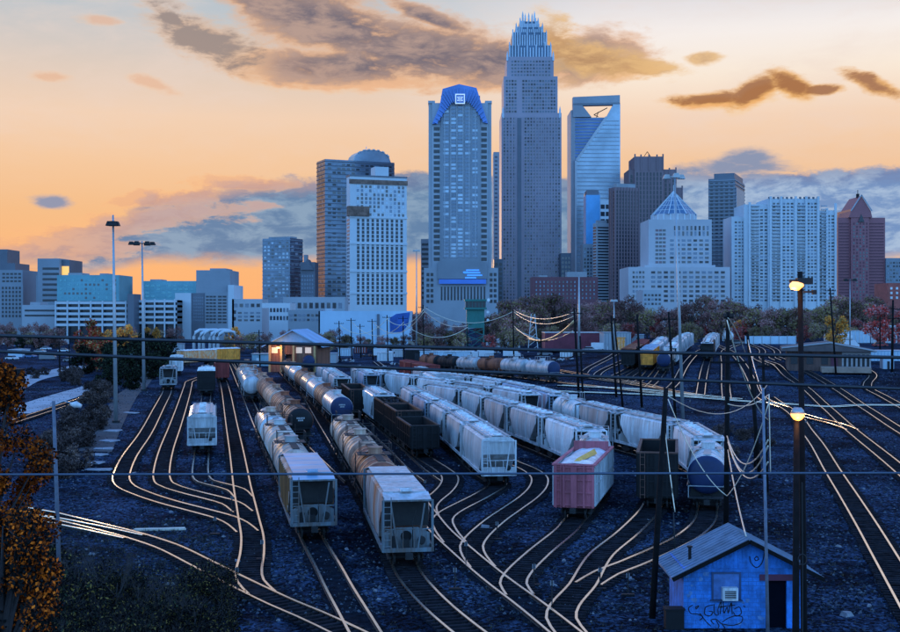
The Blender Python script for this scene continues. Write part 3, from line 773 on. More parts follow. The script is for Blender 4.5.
def boxcar(label, Ln, body, roof=None, door=None, group=None, name='box_car', hgt=3.3, ribs=True):
    roof = roof or body; door = door or body
    t = thing(name, label, 'freight car', group=group)
    z0, z1 = 1.0, 1.0 + hgt
    part('car_body', (Ln, hgt, body.name), lambda b: b.box(-1.5, 1.5, .25, Ln - .25, z0, z1), body, t)
    def rb(b):
        k_ = int(Ln / .95)
        for i in range(k_):
            y = .35 + (Ln - .7) * i / (k_ - 1)
            if abs(y - Ln / 2) < 1.5: continue
            for sx in (-1, 1): b.box(min(sx * 1.5, sx * 1.6), max(sx * 1.5, sx * 1.6), y - .07, y + .07, z0 + .05, z1 - .12)
        for x in (-1.45, -.75, 0, .75, 1.45):
            b.box(x - .06, x + .06, .15, .25, z0 + .03, z1 - .15)
        for i in range(3): b.box(-1.5, 1.5, .17, .25, z0 + .1 + i * 1.05, z0 + .2 + i * 1.05)
    part('side_ribs', (Ln, hgt, body.name), rb, body, t)
    def rf(b):
        b.prism([(-1.6, z1), (1.6, z1), (1.55, z1 + .12), (0, z1 + .32), (-1.55, z1 + .12)], .1, Ln - .1)
        k_ = int(Ln / 1.3)
        for i in range(k_):
            y = .4 + (Ln - .8) * i / (k_ - 1)
            b.bar((-1.55, y, z1 + .14), (0, y, z1 + .35), .07); b.bar((0, y, z1 + .35), (1.55, y, z1 + .14), .07)
    part('roof', (Ln, hgt, roof.name), rf, roof, t)
    for sx in (-1, 1):
        def dr(b, sx=sx):
            b.box(min(sx * 1.5, sx * 1.62), max(sx * 1.5, sx * 1.62), -1.35, 1.35, z0 + .05, z1 - .15)
            for z in (z0 + .8, z0 + 1.6, z0 + 2.4): b.box(min(sx * 1.62, sx * 1.66), max(sx * 1.62, sx * 1.66), -1.25, 1.25, z, z + .08)
        part('door', (hgt, sx, door.name), dr, door, t, (0, Ln / 2, 0))
    def ld(b): ladder_pts(b, -1.35, -.95, .1, .8, z1, 8)
    part('ladder', (hgt, 'bx'), ld, m_steel, t)
    part('underframe', ('bx', Ln), lambda b: b.box(-1.3, 1.3, .1, Ln - .1, .8, 1.0), m_steel, t)
    bogie(t, 1.9); bogie(t, Ln - 1.9); coupler(t, 0)
    return t

def place_string(curve, cars, gap=1.3, start=0.0):
    """curve: points beginning at the FRONT of the string; cars: (function(length), length)"""
    c = spline([Vector((p[0], p[1], 0)) for p in curve], .5)
    cum = [0]
    for i in range(1, len(c)): cum.append(cum[-1] + (c[i] - c[i - 1]).length)
    def at(s):
        if s >= cum[-1]:
            d = (c[-1] - c[-3]).normalized(); return c[-1] + d * (s - cum[-1])
        for i in range(1, len(c)):
            if cum[i] >= s:
                f = (s - cum[i - 1]) / max(1e-6, cum[i] - cum[i - 1]); return c[i - 1].lerp(c[i], f)
    s = start; out = []
    for fn, ln in cars:
        if fn is None: s += ln; continue
        a, b_ = at(s + 1.9), at(s + ln - 1.9); d = (b_ - a).normalized()
        a.z = g(a.x, a.y); b_.z = g(b_.x, b_.y)
        t = fn(ln); p = a - d * 1.9
        slope = (b_.z - a.z) / max(1, (b_ - a).length)
        t.location = (p.x, p.y, a.z - slope * 1.9 + .21)
        t.rotation_euler = (math.atan(slope), 0, math.atan2(-d.x, d.y))
        s += ln + gap; out.append(t)
    return out

c_ltgrey = mat('hopper_light_grey', (.60, .63, .66), .36, .1, .22, .7, streak=True)
c_grey = mat('hopper_grey', (.38, .40, .42), .55, .1, .3, .7, streak=True)
c_white = mat('hopper_white', (.76, .78, .80), .33, 0, .2, .6, streak=True)
c_cream = mat('tank_cream', (.68, .55, .46), .55, 0, .35, .7, c2=(.44, .25, .17), streak=True, grime=.5)
c_tan = mat('tank_weathered_tan', (.66, .38, .26), .6, 0, .4, .7, c2=(.30, .11, .06), streak=True, grime=.5)
c_rust = mat('rust_brown', (.42, .13, .06), .7, .1, .4, .8, c2=(.15, .04, .025), streak=True, grime=.5)
c_rustgrey = mat('rust_streaked_grey', (.46, .47, .48), .6, .1, .5, .75, c2=(.46, .14, .05), streak=True)
c_red = mat('box_red', (.30, .035, .03), .65, 0, .35, .7, streak=True)
c_purple = mat('faded_maroon', (.55, .13, .17), .65, 0, .3, .8, streak=True)
c_yel = mat('yellow_stripe', (.85, .30, .03), .6, 0, .3, 1)
c_navy = mat('tank_navy', (.014, .028, .085), .5, 0, .3, .7, spec=.3)
c_blue = mat('tank_blue_grey', (.32, .42, .55), .5, .1, .25, .6, streak=True)
c_tgrey = mat('tank_pale_grey', (.54, .54, .56), .36, .2, .25, .5, streak=True)
c_endg = mat('end_frame_grey_blue', (.20, .28, .33), .65, .1, .3, 1.6, c2=(.16, .10, .07), streak=True)
c_rdk = mat('dark_rusty_rim', (.13, .06, .045), .8, .1, .4, 1)
c_rib = mat('weathered_side', (.42, .36, .33), .65, 0, .4, .8, c2=(.22, .12, .09), streak=True)

def gpt(px, py): p = G(px, py); return (p.x, p.y)
CH = lambda *a, **k: (lambda ln: covered_hopper(a[0], ln, *a[1:], **k))
TC = lambda *a, **k: (lambda ln: tank_car(a[0], ln, *a[1:], **k))
GO = lambda *a, **k: (lambda ln: gondola(a[0], ln, *a[1:], **k))
BX = lambda *a, **k: (lambda ln: boxcar(a[0], ln, *a[1:], **k))

def head_marks(t, z=3.0, rows=2, wd=.9, y=.42, m=m_white):
    b = MB(); rr = random.Random(int(z * 10 + wd * 7))
    for r_ in range(rows):
        x = -wd / 2 * (1 - .35 * r_)
        while x < wd / 2 * (1 - .35 * r_):
            q = rr.uniform(.07, .12); b.box(x, x + q * .75, y, y + .03, z - r_ * .26, z - r_ * .26 + .17); x += q + .03
    link('lettering', b.mesh('lettering', m), t)
# left fan
place_string([gpt(168, 391), gpt(173, 379), gpt(177, 366)], [(CH('old grey hopper car at the far end of the leftmost yard track', c_grey, n=2, dark_end=True), 13)])
place_string([gpt(202, 456), gpt(204.5, 425), gpt(206.5, 396)], [(CH('lone light grey covered hopper on the left ladder, facing the camera', c_ltgrey, c_white, n=3, flush=True), 14.5)])
place_string([gpt(206.2, 396.5), gpt(209, 375), gpt(211, 360)], [(BX('white roofed car with a black lower end beside the dark red car', m_black, c_white, name='box_car'), 14), (CH('pale hopper coupled behind the white roofed black car', c_grey, n=2), 13)])
place_string([gpt(222, 383), gpt(219, 372), gpt(214, 360)], [(GO('dark red open car standing next to the pale tank car', c_red, 3.0), 13)])
place_string([gpt(252, 403), gpt(240, 380), gpt(228, 358)], [(TC('pale grey tank car with clean end in front of the green depot annex', c_tgrey, c_tgrey), 15.5), (TC('pale tank car coupled behind the one facing the left ladder', c_tgrey, c_tgrey), 15.5), (TC('third pale tank car back in the row left of the depot', c_cream), 15.5)])
# string 1: hopper with blue roof in front, tank cars behind
place_string([gpt(314, 543), gpt(289, 488), gpt(266, 441), gpt(255, 416)],
             [(CH('blue-grey roofed covered hopper with ochre and brown ribbed side, front of its string', c_rib, m_steelb, c_endg, n=3, ribs=True, curved=False, ribmat=mat('ochre_rib', (.42, .19, .06), .7, 0, .5, .9, c2=(.14, .06, .03), streak=True), plain=True), 14.5),
              (TC('cream tank car with railed platform coupled behind the yellow ribbed hopper', c_cream, c_cream, m_galv), 15),
              (TC('weathered cream tank car second behind the yellow ribbed hopper', c_cream, c_cream, m_white), 15),
              (TC('last cream tank car at the tail of the yellow ribbed hopper string', c_ltgrey, c_ltgrey, c_cream), 14)], gap=1.2)
# string 2
place_string([gpt(408, 571), gpt(372, 503), gpt(340, 449), gpt(322, 420)],
             [(CH('grey covered hopper with rust streaked side, nearest freight car to the camera', c_rustgrey, c_ltgrey, c_endg, n=4, plain=True), 15),
              (TC('dark brown tank car with black railed platform behind the rust streaked hopper', c_rust, c_rust, c_tan, bw=.12), 14),
              (TC('pink-brown banded tank car second behind the rust streaked hopper', c_tan, c_tan, c_cream, bw=.2), 14),
              (TC('tan tank car at the tail of the rust streaked hopper string', c_cream, c_tan, c_cream), 13.5)], gap=1.1)
# string 3: black ended rusty tanks
ordn = ['first', 'second', 'third', 'fourth', 'fifth', 'sixth', 'seventh', 'eighth', 'ninth', 'tenth']
c3 = [(TC('rusty tank car with a round black end facing the camera', c_tan, m_black, c_rust, bw=.22), 15)]
for i in range(8):
    c3.append((TC('weathered brown tank car, %s behind the round black ended one' % ordn[i], [c_tan, c_cream, c_tan, c_tan][i % 4], None, [c_rust, c_tan][i % 2], platform=False, bw=.26), 15))
head_marks(place_string([gpt(301, 447), gpt(272, 412), gpt(246, 380), gpt(224, 349)], c3, gap=1.0)[0], 3.0)
# string 4: blue ended
c4 = [(TC('pale grey tank car with a round blue end facing the camera', c_tgrey, c_navy, m_white, platform=False, bw=.1), 15)]
for i in range(7):
    c4.append((TC('%s tank car, %s behind the round blue ended one' % (['rusty brown', 'pale grey', 'pale banded'][i % 3], ordn[i]), [c_tan, c_tgrey, c_tgrey][i % 3], None, [c_rust, m_white, c_tan][i % 3], platform=False, bw=.2), 15))
head_marks(place_string([gpt(342.5, 431), gpt(312, 401), gpt(283, 374), gpt(272, 352)], c4, gap=1.0)[0], 3.1, 2, .8)
place_string([gpt(309, 373), gpt(300, 360)], [(TC('small dark navy tank car end-on in front of the depot', c_navy, c_navy), 13)])
# dark car with pale cars behind
place_string([gpt(360, 419), gpt(330, 392), gpt(300, 366), gpt(283, 352)],
             [(GO('dark flat sided open car right of the blue ended tank string', m_black, 3.0, rim=c_rdk), 14),
              (GO('low rusty gondola behind the dark open car', m_black, 1.6, rim=c_rdk), 14),
              (CH('pale grey hopper beyond the low rusty gondola', c_ltgrey, n=3), 15), (CH('dusty white hopper, second beyond the low rusty gondola', c_white, n=3), 15),
              (CH('white hopper farthest back in the gondola row by the depot', c_ltgrey, n=3), 15)])
place_string([gpt(372, 399), gpt(348, 380), gpt(330, 366)], [(CH('light blue hopper side-on above the dark open car', c_blue, c_ltgrey, n=3), 15), (CH('dirty white hopper behind the light blue one', c_white, n=3), 15)])
place_string([gpt(389, 394), gpt(374, 380), gpt(362, 369)], [(CH('white hopper standing alone beside the dark red box cars', c_white, n=2, big=1.15), 14)])
# string G
def scrap(t, z1, Ln):
    b = MB(); rr = random.Random(3)
    for i in range(70):
        x, y, z = rr.uniform(-1.2, 1.2), rr.uniform(.5, Ln - .5), z1 - .35 + rr.uniform(-.2, .25)
        a = rr.uniform(0, 6.28); l = rr.uniform(.2, .7)
        b.bar((x, y, z), (x + l * math.cos(a), y + l * math.sin(a), z + rr.uniform(-.2, .3)), rr.uniform(.15, .4))
    b.box(-1.38, 1.38, .3, Ln - .3, z1 - .9, z1 - .45)
    link('scrap_load', b.mesh('scrap_load', m_black), t)
place_string([gpt(425, 460), gpt(400, 440), gpt(380, 424), gpt(352, 402)],
             [(GO('black open gondola at the front of its string, empty and rusty rimmed', m_black, 2.3, rim=m_steel), 11),
              (GO('black high sided gondola with rusty top rim, second in its string', m_black, 2.9, rim=c_rdk), 11),
              (GO('black gondola heaped with scrap between the rusty rimmed one and the white hopper', m_black, 2.9, load=scrap), 11),
              (CH('white ribbed covered hopper coupled behind the black gondolas', c_white, n=4, ribs=True, curved=False), 15)], gap=1.0)
place_string([gpt(437, 437), gpt(415, 421), gpt(398, 407)], [(CH('short light blue covered hopper between the black gondolas and the white strings', c_blue, c_white, n=2), 14), (CH('pale hopper coupled behind the short light blue one', c_ltgrey, n=3), 14)])
# string W
place_string([gpt(499, 489), gpt(478, 470), gpt(455, 450), gpt(414, 420)],
             [(CH('clean white covered hopper with white roof and open black end bay, centre of the yard', c_white, c_white, n=2, flush=True), 13.5),
              (CH('grey two bay hopper coupled behind the clean white hopper', c_ltgrey, c_white, n=2), 13.5),
              (CH('third pale hopper in the row of the clean white hopper', c_ltgrey, n=2), 13.5)], gap=1.0)
# string U (ribbed and rust)
place_string([gpt(451, 408), gpt(420, 390), gpt(380, 372)],
             [(BX('rusty ribbed box car facing right of centre behind the white hoppers', c_rustgrey, c_grey, c_rust), 14), (CH('white ribbed hopper behind the rusty ribbed box car', c_white, n=4, ribs=True, curved=False), 15), (CH('pale hopper farthest back behind the rusty ribbed box car', c_ltgrey, n=3), 15)])
# string R1
def tarp(t, z1, Ln):
    b = MB(); n = 8; vs = []; rr = random.Random(4)
    for i in range(n + 1):
        for k2 in range(5): vs.append((-1.35 + 2.7 * k2 / 4, .3 + (Ln - .7) * i / n, z1 - .12 + (.28 if 0 < k2 < 4 else 0) + rr.uniform(-.08, .08)))
    b.add(vs, [(i * 5 + k2, i * 5 + k2 + 1, i * 5 + k2 + 6, i * 5 + k2 + 5) for i in range(n) for k2 in range(4)])
    link('white_tarpaulin', b.mesh('white_tarpaulin', c_white), t)
    b = MB(); b.add([(-.2, 1.2, z1 + .14), (.3, 1.2, z1 + .16), (1.0, 6.0, z1 + .22), (.5, 6.0, z1 + .3), (.1, 1.2, z1 + .42), (.8, 6.0, z1 + .62)], [(0, 1, 4), (1, 2, 5, 4), (2, 3, 5), (3, 0, 4, 5)])
    link('yellow_strap_cover', b.mesh('yellow_strap_cover', mat('tarp_yellow', (.85, .45, .10), .7, 0, .2, 2)), t)
    b = MB(); b.box(-1.4, 1.4, Ln * .8, Ln * .83, z1 - .1, z1 + .75); link('bulkhead', b.mesh('bulkhead', c_purple), t)
place_string(list(reversed([(p.x, p.y) for p in R1c])),
             [(GO('faded maroon ribbed gondola with pale right side and tarpaulin covered load', c_purple, 3.0, load=tarp, sidemat=c_ltgrey), 12.5),
              (TC('white tank car with railed platform coupled behind the maroon gondola', c_white, c_white, m_white), 12),
              (CH('white curved side hopper behind the white platform tank car', c_white, n=3), 14),
              (CH('pale curved side hopper, second behind the white platform tank car', c_ltgrey, c_white, n=3), 14),
              (CH('grey hopper at the bend, third behind the white platform tank car', c_grey, c_ltgrey, n=3), 14),
              (CH('white hopper with dark open end near the middle of the yard', c_white, n=3), 14), (CH('pale hopper at the tail of the maroon gondola string', c_ltgrey, n=3), 14)], gap=.9)
place_string(list(reversed([(p.x, p.y) for p in R2c])),
             [(TC('white tank car with a large round navy end beside the leaning pole', c_white, c_navy, m_white), 13),
              (CH('white hopper coupled behind the large navy ended tank car', c_white, n=3), 13.5),
              (CH('bright white hopper, second behind the large navy ended tank car', c_white, c_ltgrey, n=3), 13.5),
              (CH('grey banded hopper, third behind the large navy ended tank car', c_grey, c_ltgrey, n=3), 13.5),
              (TC('round white tank car between hoppers in the middle row', c_white, c_white, m_white), 13),
              (CH('light blue hopper beyond the round white tank car of the middle row', c_blue, c_white, n=3), 14),
              (CH('pale blue hopper, second beyond the round white tank car of the middle row', c_blue, c_ltgrey, n=4), 14),
              (CH('white hopper at the tail of the middle row', c_white, n=4), 14), (CH('last grey hopper of the middle row, next to the rusty ribbed box car', c_ltgrey, n=4), 14)], gap=.9)
c5 = []
for i in range(5):
    c5.append((CH('white roofed hopper in the rear row, %s from its right end' % ordn[i], [c_ltgrey, c_grey, c_white][i % 3], c_white, n=3), 14))
place_string(list(reversed([(p.x, p.y) for p in R3c])), c5, gap=.9)
place_string([(16.1, 93.2), (18.4, 106), (19.4, 116)], [(GO('tall black coal hopper with rusty top rim between the maroon and the navy ended cars', m_black, 3.35, rim=c_rdk), 10)])
# dark tank string in the middle distance
c6 = []
for i, (a_, b_, h_) in enumerate([('white tank car with a blue end turned to the right', c_tgrey, c_navy), ('pale grey tank car between the blue ended and the dark ones', c_tgrey, None), ('dark maroon tank car in the distant side-on row', c_rust, None),
                                  ('grey tank car left of the dark maroon one in the side-on row', c_tgrey, None), ('dark tank car near the left end of the side-on row', m_black, None), ('darkest tank car at the left end of the side-on row', c_rust, m_black)]):
    c6.append((TC(a_, b_, h_), 12))
place_string([gpt(556, 383), gpt(500, 377.5), gpt(425, 371)], c6, gap=.8)
place_string([gpt(433, 388), gpt(414, 383), gpt(395, 377)], [(BX('dark red box car with ribbed side beyond the white lone hopper', c_red), 13), (BX('dark red box car half hidden behind its twin', c_red), 13)])
# yellow graffiti cars seen side-on at the left
c_gra = mat('graffiti_side', (.9, .24, .03), .6, 0, .5, 1.1, c2=(.75, .55, .35))
place_string([gpt(215, 365), gpt(200, 365.5), gpt(176, 367)], [(BX('orange and cream graffiti covered car side-on beyond the left tracks', c_gra, m_white), 13.5)])
place_string([gpt(237, 363), gpt(226, 363.5), gpt(212, 364)], [(BX('shorter yellow ribbed car side-on, right of the graffiti covered one', c_yel, m_white), 9)])
place_string([gpt(176, 376), gpt(181, 364), gpt(184, 356)], [(BX('white box car in the trees behind the leftmost hopper', c_white), 13)])
# far right row of cars
place_string([gpt(628, 369.5), gpt(640, 361), gpt(655, 349)], [(BX('very dark box car end-on at the left of the far yard row', m_black, c_rust), 13), (BX('dark box car behind the very dark one in the far yard', c_red), 13)])
place_string([gpt(646, 370.5), gpt(658, 360), gpt(668, 349)], [(BX('yellow ended box car with a blue roof in the far yard', c_yel, c_blue), 13), (CH('white hopper behind the yellow ended box car', c_white, n=3), 14), (CH('grey hopper, second behind the yellow ended box car', c_ltgrey, n=3), 14)])
place_string([gpt(663.5, 374), gpt(674, 362), gpt(688, 349)], [(TC('tank car with a round dark blue end and pale body in the far yard', c_cream, c_navy, m_white), 15)] +
             [(CH('pale far yard hopper, %s behind the round dark blue ended tank car' % ordn[i], [c_white, c_ltgrey][i % 2], n=4), 14) for i in range(5)])
place_string([gpt(707, 361.5), gpt(714, 349), gpt(719, 342)], [(CH('white roofed hopper with black end at the head of the rightmost far string', m_black, c_white, n=3), 14)] +
             [(CH('grey hopper, %s behind the black ended one of the rightmost far string' % ordn[i], c_ltgrey, n=3), 14) for i in range(3)])
place_string([gpt(729, 345), gpt(722, 341)], [(TC('small pale tank car alone near the white fence', c_tgrey), 12)])

# ---------------------------------------------------------------- city
class Bld:
    def __init__(s, name, label, D, px0, pc, px1, th=0, cat='building', group=None):
        s.S = F / D; s.D = D; s.th = R(th)
        if th == 0:
            s.x0, s.x1 = 0, (px1 - px0) / s.S; cx = px0
        elif th > 0:
            s.x0, s.x1 = 0, (px1 - pc) / s.S / math.cos(s.th); s.dep = (pc - px0) / s.S / math.sin(s.th); cx = pc
        else:
            s.x0, s.x1 = -(pc - px0) / s.S / math.cos(s.th), 0; s.dep = (px1 - pc) / s.S / math.sin(-s.th); cx = pc
        if th == 0: s.dep = pc if pc else min(s.x1, 45)
        s.root = thing(name, label, cat, ((cx - CX) / s.S, D, 0), s.th, group)
        s.n = 0; s.extra = {}; s.rr = random.Random(int(px0 * 7 + px1)); s.walls = 0
    def z(s, py): return H + (HZ - py) / s.S
    def X(s, px): return (px - CX) / s.S - s.root.location.x          # only for th == 0
    def wall(s, p0, p1, m, x0=0.0, x1=1.0, y0=0.0, y1=None, name='wall', fr=None):
        w_ = s.x1 - s.x0
        b = MB(); b.box(s.x0 + w_ * x0, s.x0 + w_ * x1, y0, s.dep if y1 is None else y1, 0 if p1 is None else s.z(p1), s.z(p0))
        return link(name, b.mesh(name, m), s.root)
    def box(s, px0, px1, p0, p1, y0, y1, m, name='wall'):
        b = MB(); b.box(s.X(px0), s.X(px1), y0, y1, 0 if p1 is None else s.z(p1), s.z(p0)); return link(name, b.mesh(name, m), s.root)
    def grid(s, face, a0, a1, p0, p1, nx, nz, fx, fz, m, off=0.0, name='window', skip=0.0, d=.35):
        """a grid of windows: individual parts for the first hundred, the rest as one"""
        w_ = s.x1 - s.x0; L0 = {'F': (s.x0 + w_ * a0, s.x0 + w_ * a1), 'L': (s.dep * a0, s.dep * a1), 'R': (s.dep * a0, s.dep * a1)}[face]
        z1, z0 = s.z(p0), s.z(p1); cw = (L0[1] - L0[0]) / nx; chh = (z1 - z0) / nz
        ww, wh = cw * fx, chh * fz
        key = (face, round(ww, 3), round(wh, 3), d)
        def wm(b, o=(0, 0, 0)):
            if face == 'F': b.box(o[0] - ww / 2, o[0] + ww / 2, o[1] - .12, o[1] + d, o[2] - wh / 2, o[2] + wh / 2)
            else:
                sg = -1 if face == 'L' else 1
                b.box(o[0] - (.12 if sg < 0 else d), o[0] + (d if sg < 0 else .12), o[1] - ww / 2, o[1] + ww / 2, o[2] - wh / 2, o[2] + wh / 2)
        ms = m if isinstance(m, (list, tuple)) else [m]
        for j in range(nz):
            for i in range(nx):
                if s.rr.random() < skip: continue
                c = L0[0] + cw * (i + .5); zz = z1 - chh * (j + .5); mm = ms[s.rr.randrange(len(ms))]
                o = (c, off, zz) if face == 'F' else ((s.x0 + off if face == 'L' else s.x1 - off), c, zz)
                if s.n < 100:
                    part(name, (key, mm.name), lambda b: wm(b), mm, s.root, o); s.n += 1
                else:
                    e = s.extra.setdefault(name, MB())
                    s.em = getattr(s, 'em', {}); lst = s.em.setdefault(name, [])
                    if mm not in lst: lst.append(mm)
                    e.cur = lst.index(mm); wm(e, o)
    def done(s):
        for nm, e in s.extra.items():
            o = link(nm, e.mesh(nm, s.em[nm]), s.root); tag(o, kind='stuff')
    def fins(s, face, a0, a1, p0, p1, n, wd, pr, m, off=0.0, name='facade_rib'):
        w_ = s.x1 - s.x0; b = MB(); z1, z0 = s.z(p0), s.z(p1)
        for i in range(n):
            t = a0 + (a1 - a0) * i / (n - 1)
            if face == 'F': x = s.x0 + w_ * t; b.box(x - wd / 2, x + wd / 2, off - pr, off + .1, z0, z1)
            elif face == 'L': y = s.dep * t; b.box(s.x0 - pr, s.x0 + .1, y - wd / 2, y + wd / 2, z0, z1)
            else: y = s.dep * t; b.box(s.x1 - .1, s.x1 + pr, y - wd / 2, y + wd / 2, z0, z1)
        return link(name, b.mesh(name, m), s.root)
    def slabs(s, face, a0, a1, p0, p1, n, ht, pr, m, off=0.0, name='floor_edge'):
        w_ = s.x1 - s.x0; b = MB(); z1, z0 = s.z(p0), s.z(p1)
        for i in range(n):
            z = z1 + (z0 - z1) * i / (n - 1)
            if face == 'F': b.box(s.x0 + w_ * a0, s.x0 + w_ * a1, off - pr, off + .1, z - ht / 2, z + ht / 2)
            elif face == 'L': b.box(s.x0 - pr, s.x0 + .1, s.dep * a0, s.dep * a1, z - ht / 2, z + ht / 2)
            else: b.box(s.x1 - .1, s.x1 + pr, s.dep * a0, s.dep * a1, z - ht / 2, z + ht / 2)
        return link(name, b.mesh(name, m), s.root)
    def roofbox(s, px0, px1, p0, m, y0, y1, name='roof_plant'):
        if s.th == 0: return s.box(px0, px1, p0, None, y0, y1, m, name)
        w_ = s.x1 - s.x0; b = MB(); b.box(s.x0 + w_ * px0, s.x0 + w_ * px1, y0, y1, s.z(p0) - 12, s.z(p0)); return link(name, b.mesh(name, m), s.root)

f_gran = mat('pink_granite', (.36, .29, .33), .55, 0, .12, .02)
f_conc = mat('pale_concrete', (.36, .38, .41), .7, 0, .12, .03)
f_mid = mat('grey_concrete', (.25, .27, .30), .7, 0, .15, .03)
f_dark = mat('dark_cladding', (.13, .14, .17), .5, .2, .2, .03)
f_brick = mat('dark_brick', (.17, .06, .07), .8, 0, .2, .05)
f_brown = mat('brown_granite', (.22, .14, .15), .6, 0, .12, .03)
f_maroon = mat('maroon_cladding', (.31, .10, .11), .6, 0, .12, .03)
f_white = mat('white_cladding', (.52, .55, .58), .6, 0, .1, .03)
f_glass = mat('facade_glass', (.14, .18, .24), .16, .45, .3, .04)
f_glass2 = mat('pale_facade_glass', (.34, .42, .50), .2, .35, .25, .05)
f_steel = mat('crown_steel', (.36, .40, .46), .35, .6, .15, .05)
f_blue = mat('blue_crown_metal', (.10, .20, .48), .4, .3, .2, .05)
f_teal = mat('teal_wall', (.15, .36, .40), .55, .1, .2, .04)
f_roof = mat('flat_roof', (.3, .31, .33), .8, 0, .2, .05)
w3 = [m_glass, m_glassd, f_glass]

# tall tapering tower with needle crown
B = Bld('skyscraper', 'tallest tower, stepped and pinkish grey, tapering to a crown of needles', 1100, 501.5, 50, 561.5)
def tier(p0, p1, a, b_, inset, m=f_gran, name='tower_stage'): return B.box(a, b_, p0, p1, inset, 50 - inset, m, name)
f_crn = mat('crown_glass', (.07, .11, .17), .25, .3, .3, .05)
tier(113, None, 501.5, 561.5, 0); tier(76, 113, 503.8, 557.8, 1.6); tier(56, 76, 507, 554, 3.6)
tier(44, 56, 509.5, 551.8, 6, f_crn); tier(30, 44, 513, 547.5, 9, f_crn); tier(24, 30, 516.3, 544, 12, f_crn); tier(17.5, 24, 520.5, 540, 15, f_crn)
def win(px0, px1, p0, p1, nx, nz, off, fx=.58, fz=.5, m=None):
    w_ = 60.0
    B.grid('F', (px0 - 501.5) / w_, (px1 - 501.5) / w_, p0, p1, nx, nz, fx, fz, m or w3, off)
w3b = [m_glass, m_glassd, mat('mid_window', (.08, .11, .16), .15, 0, .2, .1, spec=.7)]; win(524, 560.5, 117, 306, 13, 58, 0, .66, .6, w3b); win(503, 516, 117, 306, 4, 58, 0, .66, .6, w3b); win(522, 556, 79, 113, 12, 10, 1.6, .66, .6, w3b); win(505.5, 517, 79, 113, 4, 10, 1.6, .66, .6, w3b)
win(511, 551, 59, 76, 13, 5, 3.6, .6, .5, w3b)
B.box(517.3, 521.3, 118, 300, -.6, .2, f_dark, 'facade_recess')
B.fins('F', 0.02, .98, 117, 306, 20, .7, .5, f_gran)
b = MB()
for (a, c_, pt, pb, ins) in [(509.8, 551.5, 42.5, 57, 5.6), (513.3, 547.2, 29, 44, 8.6), (516.8, 543.7, 22.5, 30, 11.6), (521, 539.5, 16, 24, 14.6)]:
    n = 15
    for i in range(n):
        x = B.X(a + (c_ - a) * i / (n - 1)); h_ = B.z(pt) + (1.6 if i % 3 == 0 else -1.0) - 2.5 * (abs(i - 7) < 5)
        b.box(x - .5, x + .5, ins - .5, ins + .2, B.z(pb), h_)
link('crown_fins', b.mesh('crown_fins', f_steel), B.root)
for (px, pt, pb, y) in [(503, 107, 118, 0), (560, 107, 118, 0), (507.5, 51, 60, 3), (553.5, 51, 60, 3), (510, 41, 56, 6), (551.2, 41, 56, 6), (513.5, 28, 44, 9), (547, 28, 44, 9),
                        (517, 20, 30, 12), (543.5, 20, 30, 12), (521.3, 14, 24, 15), (539.3, 14, 24, 15), (524, 6.5, 20, 19), (536, 6.5, 20, 19), (526.5, 9, 20, 18), (533.5, 9, 20, 18), (530, 8.5, 20, 17)]:
    bb = MB(); x = B.X(px); bb.prism([(x - .9, B.z(pb)), (x + .9, B.z(pb)), (x + .75, B.z(pt + 3)), (x, B.z(pt - 1)), (x - .75, B.z(pt + 3))], y - .2, y + 1.4); link('needle', bb.mesh('needle', f_steel if pt > 12 else m_white), B.root)
B.done()

# tower with blue crown, left of the tallest
B = Bld('crowned_tower', 'blue-grey tower with a pleated bright blue crown and a square white sign', 1000, 428, 40, 492)
B.box(432, 488, 103, None, 0, 40, f_conc, 'tower_core')
for a, c_, l in ((428.5, 434.5, 1), (485.5, 491.5, 0)):
    B.box(a, c_, 103, 275, 2, 38, f_conc, 'corner_wing')
    B.box(a - .4, c_ + .4, 100.5, 103, 1, 39, f_conc, 'wing_cap')
B.box(441, 480, 96, 262, -1.6, 0, f_mid, 'central_bay')
B.grid('F', (442.5 - 428) / 64, (478.5 - 428) / 64, 106, 258, 5, 40, .72, .6, [f_glass, f_glass2, f_glass], -1.6)
B.grid('F', (433 - 428) / 64, (440.5 - 428) / 64, 126, 262, 1, 24, .8, .62, m_glassd, 0)
B.grid('F', (480.5 - 428) / 64, (487.5 - 428) / 64, 126, 262, 1, 24, .8, .62, m_glassd, 0)
B.fins('F', .26, .74, 100, 258, 6, .8, 2.2, f_conc)
cr = [(432.3, 124.4), (439.5, 107), (442.6, 89.5), (459, 84.8), (476.5, 88.5), (481.6, 105), (487.8, 123.8), (483.7, 121.3), (475.4, 108), (469.3, 101.8), (452.9, 101.8), (446.7, 109), (437.5, 123.4)]
b = MB()
def quad_strip(outer, inner, y0, y1):
    for i in range(len(outer) - 1):
        q = [outer[i], outer[i + 1], inner[i + 1], inner[i]]
        b.prism([(B.X(x), B.z(y)) for x, y in q], y0, y1)
outer = [(432.3, 124.4), (439.5, 107), (442.6, 89.5), (459, 84.8), (476.5, 88.5), (481.6, 105), (487.8, 123.8)]
inner = [(437.0, 123.9), (446.0, 110), (451.5, 102.2), (459.5, 100.5), (469, 102.0), (475.4, 109), (483.7, 123.0)]
quad_strip(outer, inner, -3, 37)
for i in range(len(outer) - 1):
    for t in (.1, .35, .6, .85):
        ox = outer[i][0] + (outer[i + 1][0] - outer[i][0]) * t; oz = outer[i][1] + (outer[i + 1][1] - outer[i][1]) * t
        ix = inner[i][0] + (inner[i + 1][0] - inner[i][0]) * t; iz = inner[i][1] + (inner[i + 1][1] - inner[i][1]) * t
        b.bar((B.X(ox * .8 + ix * .2), -3.6, B.z(oz * .8 + iz * .2)), (B.X(ix), -4.2, B.z(iz) - 1.5), .9, .9)
link('pleated_crown', b.mesh('pleated_crown', f_blue), B.root)
